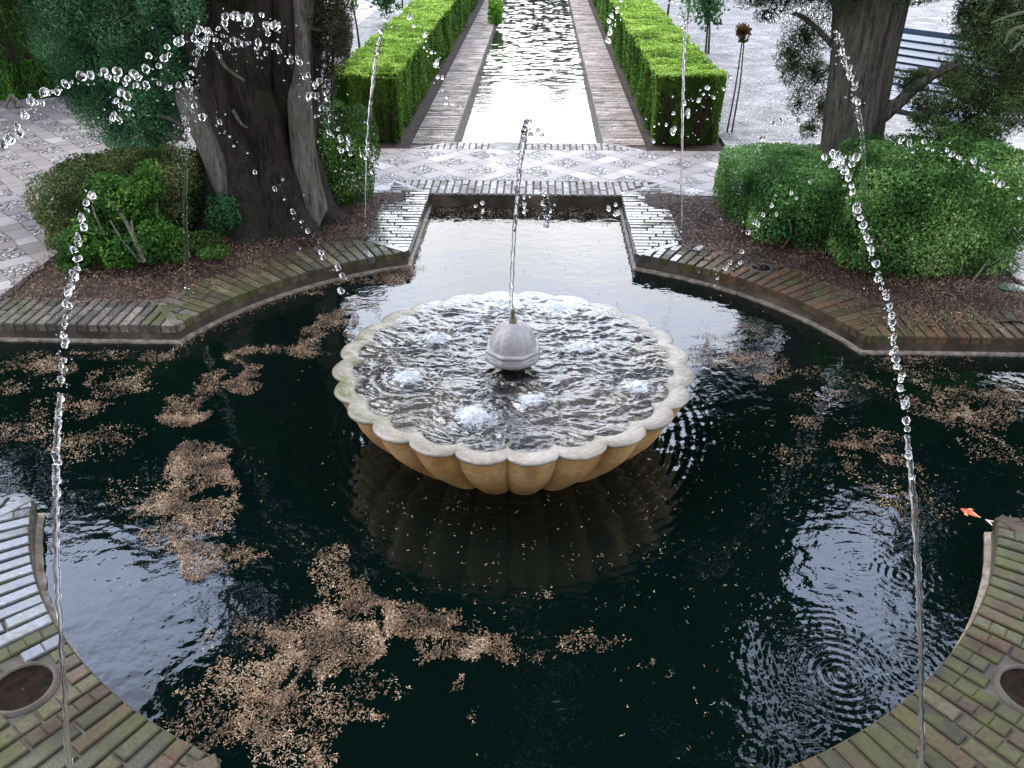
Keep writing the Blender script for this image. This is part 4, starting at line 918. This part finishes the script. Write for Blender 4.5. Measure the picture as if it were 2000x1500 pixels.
Q = np.vstack(pts); rq = np.hypot(Q[:, 0], Q[:, 1]); ok = (rq > .56) & ((rq < RP-.015) | (np.abs(Q[:, 0]) < AW-.015) | (np.abs(Q[:, 1]) < AW-.015)) & (np.abs(Q[:, 0]) < 2.98) & (Q[:, 1] < 2.98)
Q = Q[ok]; Q = np.vstack([Q, Q+rng.normal(0, .006, Q.shape)]); n = len(Q)
P = np.concatenate([Q, np.full((n, 1), ZW+.004)+rng.exponential(.004, (n, 1))], 1)
V, F = leafquads(P, np.tile((0, 0, 1.), (n, 1)), rng.uniform(.008, .0145, n), .0031, .55)
lc = leafcol(n, [(.05, .03, .016), (.15, .09, .048), (.26, .162, .09), (.37, .265, .17)], P, 14, 75, .4)
tag(quads('fallen_blossom', V, F, M['litter'], None, lc), 'brown fallen blossom drifting in mats on the dark pool', 'fallen blossom', kind='stuff')
# litter on the beds and on parts of the coping
def bedlitter(sx, n, label):
    x = rng.uniform(.8, 3.0, n)*sx; y = rng.uniform(.75, 3.0, n); r = np.hypot(x, y); P = np.stack([x, y, 0*x], 1)
    dens = np.clip((r-2.02)/.28, 0, 1)*(np.abs(x) > 1.0)*(y > .95); nz = .5+.5*fbm(P, 5, 81, 3)
    if sx > 0: dens = np.maximum(dens, ((x > 1.85) & (y > AW+.06))*.8)
    k = rng.random(n) < dens*np.clip(nz+.25, 0, 1)*(np.abs(x) < 2.95)
    P = P[k]; P[:, 2] = .006+rng.exponential(.006, len(P)); rr = np.hypot(P[:, 0], P[:, 1]); P[:, 2] += .012*np.clip((rr-2.3)/.4, 0, 1)
    V, F = leafquads(P, np.tile((0, 0, 1.), (len(P), 1)), .022, .006, .6)
    c = leafcol(len(P), [(.045, .022, .014), (.10, .05, .03), (.17, .095, .06), (.24, .15, .1)], P, 6, 82, .3)
    tag(quads('leaf_litter', V, F, M['litter'], None, c), label, 'leaf litter', kind='stuff')
bedlitter(-1, 36000, 'brown leaf litter covering the bed under the big left cypress')
bedlitter(1, 40000, 'reddish brown leaf litter covering the bed and kerb under the right shrubs')
n = 260; x = rng.uniform(-1.06, -.74, n); y = rng.uniform(1.9, 3.0, n); P = np.stack([x, y, np.full(n, .006)], 1); V, F = leafquads(P, np.tile((0, 0, 1.), (n, 1)), .022, .007, .3)
x2 = rng.uniform(.74, 1.06, 140); y2 = rng.uniform(1.9, 3.0, 140); P2 = np.stack([x2, y2, np.full(140, .006)], 1); V2, F2 = leafquads(P2, np.tile((0, 0, 1.), (140, 1)), .02, .006, .3)
tag(quads('leaf_litter', np.vstack([V, V2]), np.vstack([F, F2+len(V)]), M['litter'], None, leafcol(n+140, [(.02, .015, .012), (.06, .04, .03)], var=.3)), 'dark wet leaf scraps on the pale coping of the far arm', 'leaf litter', kind='stuff')

# algae stained stone at the right bed corner
X, Y, F = grid(-1, 1, -1, 1, 14, 14); r = np.hypot(X, Y); c0 = G(1976, 562, .003)
k = r < 1.0; P = np.stack([c0[0]+X*.085, c0[1]+Y*.06, .004+.008*np.clip(1-r*r, 0, 1)], 1)
F = F[k[F].all(1)]; o = quads('algae_patch', P, F, M['green_glass'], smooth=True); tag(o, 'wet green algae patch on the paving at the corner of the right bed', 'algae patch')

# ------------------------------------------------------------------ goldfish
fx = thing('goldfish', 'orange goldfish with pale tail at the surface by the near right coping', 'fish', tuple(G(1898, 1004, ZW)))
h = G(1874, 992, ZW); t_ = G(1922, 1014, ZW); ax = (t_-h); Lf = np.linalg.norm(ax); ax /= Lf; sd_ = np.array((-ax[1], ax[0], 0))
S = [(0, .003), (.06, .30), (.18, .62), (.36, .78), (.55, .62), (.75, .34), (.92, .16), (1.0, .10)]
V = []; cc = []
for u, wd in S:
    for k in range(14):
        a = 2*math.pi*k/14; V.append(h+ax*Lf*1.05*u+sd_*wd*.021*math.cos(a)+np.array((0, 0, 1))*(wd*.019*math.sin(a)-.005)); base_c = np.array((.62, .05, .012)) if u < .38 else (np.array((.70, .20, .05)) if u < .8 else np.array((.6, .42, .25)))
        cc.append(base_c*(1.0 if math.sin(a+u*9) > -.6 else 1.2))
n = len(S); F = [(i*14+k, i*14+(k+1) % 14, (i+1)*14+(k+1) % 14, (i+1)*14+k) for i in range(n-1) for k in range(14)]
quads('body', np.array(V), F, M['koi'], fx, np.array(cc), True)
tp = h+ax*Lf*1.03
for s in (-1, 1):
    mb = MB(); a = tp; b1 = tp+ax*.03+sd_*s*.010; c1 = tp+ax*.042+sd_*s*.022; e1 = tp+ax*.022+sd_*s*.002
    up = np.array((0, 0, .002)); V = [a-up, e1-up, c1-up, b1-up+sd_*s*.006, a+up, e1+up, c1+up*.3, b1+up+sd_*s*.006]
    mb.add(V, [(0, 1, 2, 3), (7, 6, 5, 4), (0, 4, 5, 1), (1, 5, 6, 2), (2, 6, 7, 3), (3, 7, 4, 0)], (.62, .5, .38)); mb.build('tail_fin', M['koi'], fx)
for s in (-1, 1):
    mb = MB(); a = h+ax*.022+sd_*s*.012; up = np.array((0, 0, .0015)); q = [a, a+ax*.012, a+ax*.022+sd_*s*.016, a+ax*.008+sd_*s*.016]
    mb.add([p-up for p in q]+[p+up for p in q], BF, (.7, .3, .15)); mb.build('side_fin', M['koi'], fx)

# ------------------------------------------------------------------ water jets
def dropmesh(seed):
    import bmesh
    bm = bmesh.new(); bmesh.ops.create_icosphere(bm, subdivisions=3, radius=1.0)
    V = np.array([v.co[:] for v in bm.verts]); k = 1+.20*fbm(V, 1.1, seed, 2); st = rng.uniform(.8, 1.2, 3)
    for v, q, kk in zip(bm.verts, V, k): v.co = Vector(q*kk*st)
    me = bpy.data.meshes.new('drop'); bm.to_mesh(me); bm.free(); me.polygons.foreach_set('use_smooth', np.ones(len(me.polygons), bool)); me.materials.append(M['drop']); return me
DM = [dropmesh(s) for s in range(8)]
def jet(label, streams, chains, loc):
    """streams: way points (px, py, world y, width in px); chains: (way points, count, scatter px, size px range)"""
    root = thing('water_jet', label, 'water jet', tuple(loc), 'jets of the fountain')
    for k, st in enumerate(streams):
        W = np.array([[*AT(a, b, Y), wpx*np.linalg.norm(AT(a, b, Y)-CAM)/FPX/2] for a, b, Y, wpx in st]); C = crom(W, 90)
        mb = MB(); rr = np.maximum(C[:, 3], .0008)*(1+.28*vnoise(np.stack([np.arange(90)*.55, np.zeros(90)+k, np.zeros(90)], 1), 1, 3))
        jit = .15*rr[:, None]*rng.normal(size=(90, 3)); mb.tube(C[:, :3]+jit, rr, 8, wob=.12); mb.build('stream', M['drop'], root, True)
    tiny = MB()
    for way, cnt, sc_, (s0, s1) in chains:
        C = crom(np.array(way, float), 200)
        for i in range(int(cnt*1.6)):
            q = C[random.randrange(200)]; p = AT(q[0]+random.gauss(0, sc_*2.2), q[1]+random.gauss(0, sc_*2.2)+4, q[2]+random.gauss(0, .02)); r_ = random.uniform(1.6, 4.2)*np.linalg.norm(p-CAM)/FPX/2
            a_ = random.uniform(.8, 1.5)
            tiny.add([p+np.array(v)*r_ for v in ((1, 0, 0), (-1, 0, 0), (0, 1, 0), (0, -1, 0), (0, 0, a_), (0, 0, -a_))], [(0, 2, 4), (2, 1, 4), (1, 3, 4), (3, 0, 4), (2, 0, 5), (1, 2, 5), (3, 1, 5), (0, 3, 5)])
        for i in range(cnt):
            f = (i+.5+random.uniform(-.6, .6))/cnt; q = C[int(np.clip(f, 0, .999)*200)]
            px, py = q[0]+random.gauss(0, sc_), q[1]+random.gauss(0, sc_)
            p = AT(px, py, q[2]); sz = .66*random.uniform(s0, s1)*(1 if random.random() < .7 else .55)*np.linalg.norm(p-CAM)/FPX/2
            o = bpy.data.objects.new('drop', DM[random.randrange(8)]); COL.objects.link(o); o.parent = root
            o.matrix_parent_inverse = Matrix.Translation(-root.location); o.location = p
            o.scale = (sz*random.uniform(.75, 1.1), sz*random.uniform(.75, 1.1), sz*random.uniform(.85, 1.35)); o.rotation_euler = (random.uniform(-.6, .6), random.uniform(-.6, .6), random.uniform(0, 6))
    tag(tiny.build('fine_spray', M['drop'], root, True), kind='stuff')
    return root
jet('jet rising from the bronze nozzle of the central finial and falling behind it', [[(998, 598, -.03, 7), (1003, 480, -.02, 8), (1012, 360, .0, 8), (1022, 275, .03, 12), (1028, 236, .06, 9)], [(1066, 383, .3, 9), (1068, 415, .32, 11), (1069, 445, .34, 6)]],
    [([(1030, 240, .07), (1045, 248, .12), (1055, 275, .18), (1062, 340, .25)], 12, 5, (8, 16)), ([(1064, 375, .28), (1068, 400, .3), (1070, 440, .32)], 10, 8, (8, 16)), ([(1018, 385, .1), (1022, 420, .1)], 4, 5, (8, 14)), ([(930, 405, .2), (945, 425, .2)], 3, 6, (9, 14)), ([(1195, 400, .3), (1202, 420, .3)], 3, 5, (12, 20))], TOPN)
N = G(715, 440); jet('thin jet rising from the left edge of the bridge beside the dark bush', [[(715, 440, N[1], 4), (716, 330, 2.1, 5), (722, 220, 2.0, 6), (732, 130, 1.9, 7), (745, 60, 1.8, 7)]],
    [([(745, 62, 1.8), (765, 20, 1.7), (800, 32, 1.6), (830, 80, 1.5), (850, 130, 1.4), (872, 185, 1.3), (884, 212, 1.25)], 22, 5, (7, 15))], N)
N = G(1330, 452); jet('thin straight jet rising in front of the right hedge end', [[(1330, 452, N[1], 4), (1332, 320, 2.1, 4), (1334, 200, 2.0, 5), (1336, 100, 1.9, 6), (1340, 40, 1.85, 6)]],
    [([(1336, 70, 1.8), (1320, 5, 1.75), (1290, -15, 1.7)], 6, 3, (7, 12)), ([(1212, 5, 1.4), (1198, 40, 1.3), (1190, 75, 1.25)], 9, 4, (8, 16))], N)
N = G(366, 562); jet('jet rising from the far left coping in front of the pale limb, breaking into drops', [[(366, 562, N[1], 9), (364, 490, 1.15, 10), (362, 420, 1.1, 7), (363, 330, 1.05, 4), (364, 290, 1.0, 3)]],
    [([(364, 290, 1.0), (365, 240, .97), (368, 190, .95), (376, 130, .9), (392, 85, .87), (408, 72, .85)], 40, 4, (8, 15)), ([(395, 95, .85), (440, 88, .8), (500, 92, .75), (560, 110, .7), (605, 150, .65), (620, 185, .6)], 30, 9, (10, 20)), ([(615, 190, .6), (640, 225, .55), (660, 265, .5), (680, 285, .48), (712, 300, .45), (722, 336, .42)], 28, 12, (10, 18))], N)
N = G(1685, 560); jet('jet rising from the orange far right coping past the right cypress trunk', [[(1685, 562, N[1], 6), (1687, 470, 1.2, 6), (1688, 380, 1.15, 6), (1685, 280, 1.1, 7), (1676, 210, 1.05, 8)]],
    [([(1676, 210, 1.05), (1662, 145, 1.0), (1640, 90, .97), (1605, 38, .93), (1570, 14, .9), (1530, 22, .87), (1490, 40, .83)], 52, 4, (10, 18)), ([(1425, 165, .72), (1385, 185, .68), (1340, 215, .62), (1300, 250, .58), (1285, 262, .55)], 18, 12, (9, 18))], N)
jet('near left jet climbing from the lower left corner into a long arc of drops', [[(138, 1530, -2.15, 11), (126, 1350, -2.05, 9), (116, 1200, -1.98, 9), (110, 1080, -1.9, 11), (109, 980, -1.85, 11), (110, 900, -1.8, 12), (113, 830, -1.76, 10), (117, 770, -1.72, 9)]],
    [([(110, 960, -1.82), (117, 780, -1.72), (122, 680, -1.66), (130, 600, -1.6), (143, 530, -1.55), (160, 440, -1.5), (180, 370, -1.45)], 44, 4, (12, 22)), ([(230, 215, -1.35), (265, 160, -1.3), (320, 105, -1.25), (390, 65, -1.2), (450, 35, -1.15), (500, 40, -1.1), (545, 70, -1.05)], 42, 8, (13, 25)), ([(200, 260, -1.4), (232, 212, -1.35), (250, 180, -1.33)], 5, 7, (12, 19))], (-1.06, -2.2, 0))
jet('left jet from outside the frame whose drops cross the trunk and fall to the bowl', [],
    [([(2, 290, -1.0), (28, 262, -.98), (55, 210, -.95), (90, 185, -.92), (140, 160, -.9), (205, 145, -.87), (235, 148, -.85)], 30, 5, (12, 24)), ([(285, 165, -.8), (330, 172, -.76), (345, 160, -.75), (385, 210, -.72), (425, 248, -.68), (470, 285, -.63), (520, 345, -.57), (560, 390, -.5), (605, 455, -.42), (642, 505, -.35), (665, 538, -.3), (686, 585, -.24)], 26, 7, (11, 20))], (-1.96, -1.2, 0))
jet('near right jet climbing from the lower right corner past the shrubs', [[(1800, 1530, -2.15, 10), (1800, 1350, -2.05, 9), (1797, 1200, -1.98, 11), (1790, 1060, -1.9, 11), (1780, 930, -1.84, 10), (1772, 850, -1.8, 9)]],
    [([(1782, 960, -1.85), (1768, 800, -1.76), (1755, 730, -1.72), (1745, 665, -1.68), (1735, 600, -1.63), (1720, 550, -1.6), (1700, 490, -1.55), (1682, 430, -1.5), (1664, 375, -1.45), (1645, 325, -1.4), (1622, 295, -1.36)], 66, 2.5, (12, 21)), ([(1640, 310, -1.38), (1560, 378, -1.15), (1515, 400, -1.05), (1490, 430, -.95), (1462, 450, -.9), (1440, 512, -.8), (1412, 525, -.75), (1385, 562, -.65)], 18, 8, (9, 16))], (1.06, -2.2, 0))
jet('right jet from outside the frame with dark drops over the pale paving', [],
    [([(1990, 385, -1.0), (1955, 350, -.97), (1915, 325, -.93), (1880, 300, -.9), (1840, 295, -.87), (1780, 285, -.82), (1745, 270, -.8)], 20, 7, (8, 15)), ([(1665, 310, -.72), (1640, 330, -.68), (1610, 300, -.66)], 9, 8, (14, 24)), ([(1480, 270, -.55), (1540, 235, -.6), (1585, 232, -.62)], 9, 6, (10, 18))], (1.96, -1.2, 0))
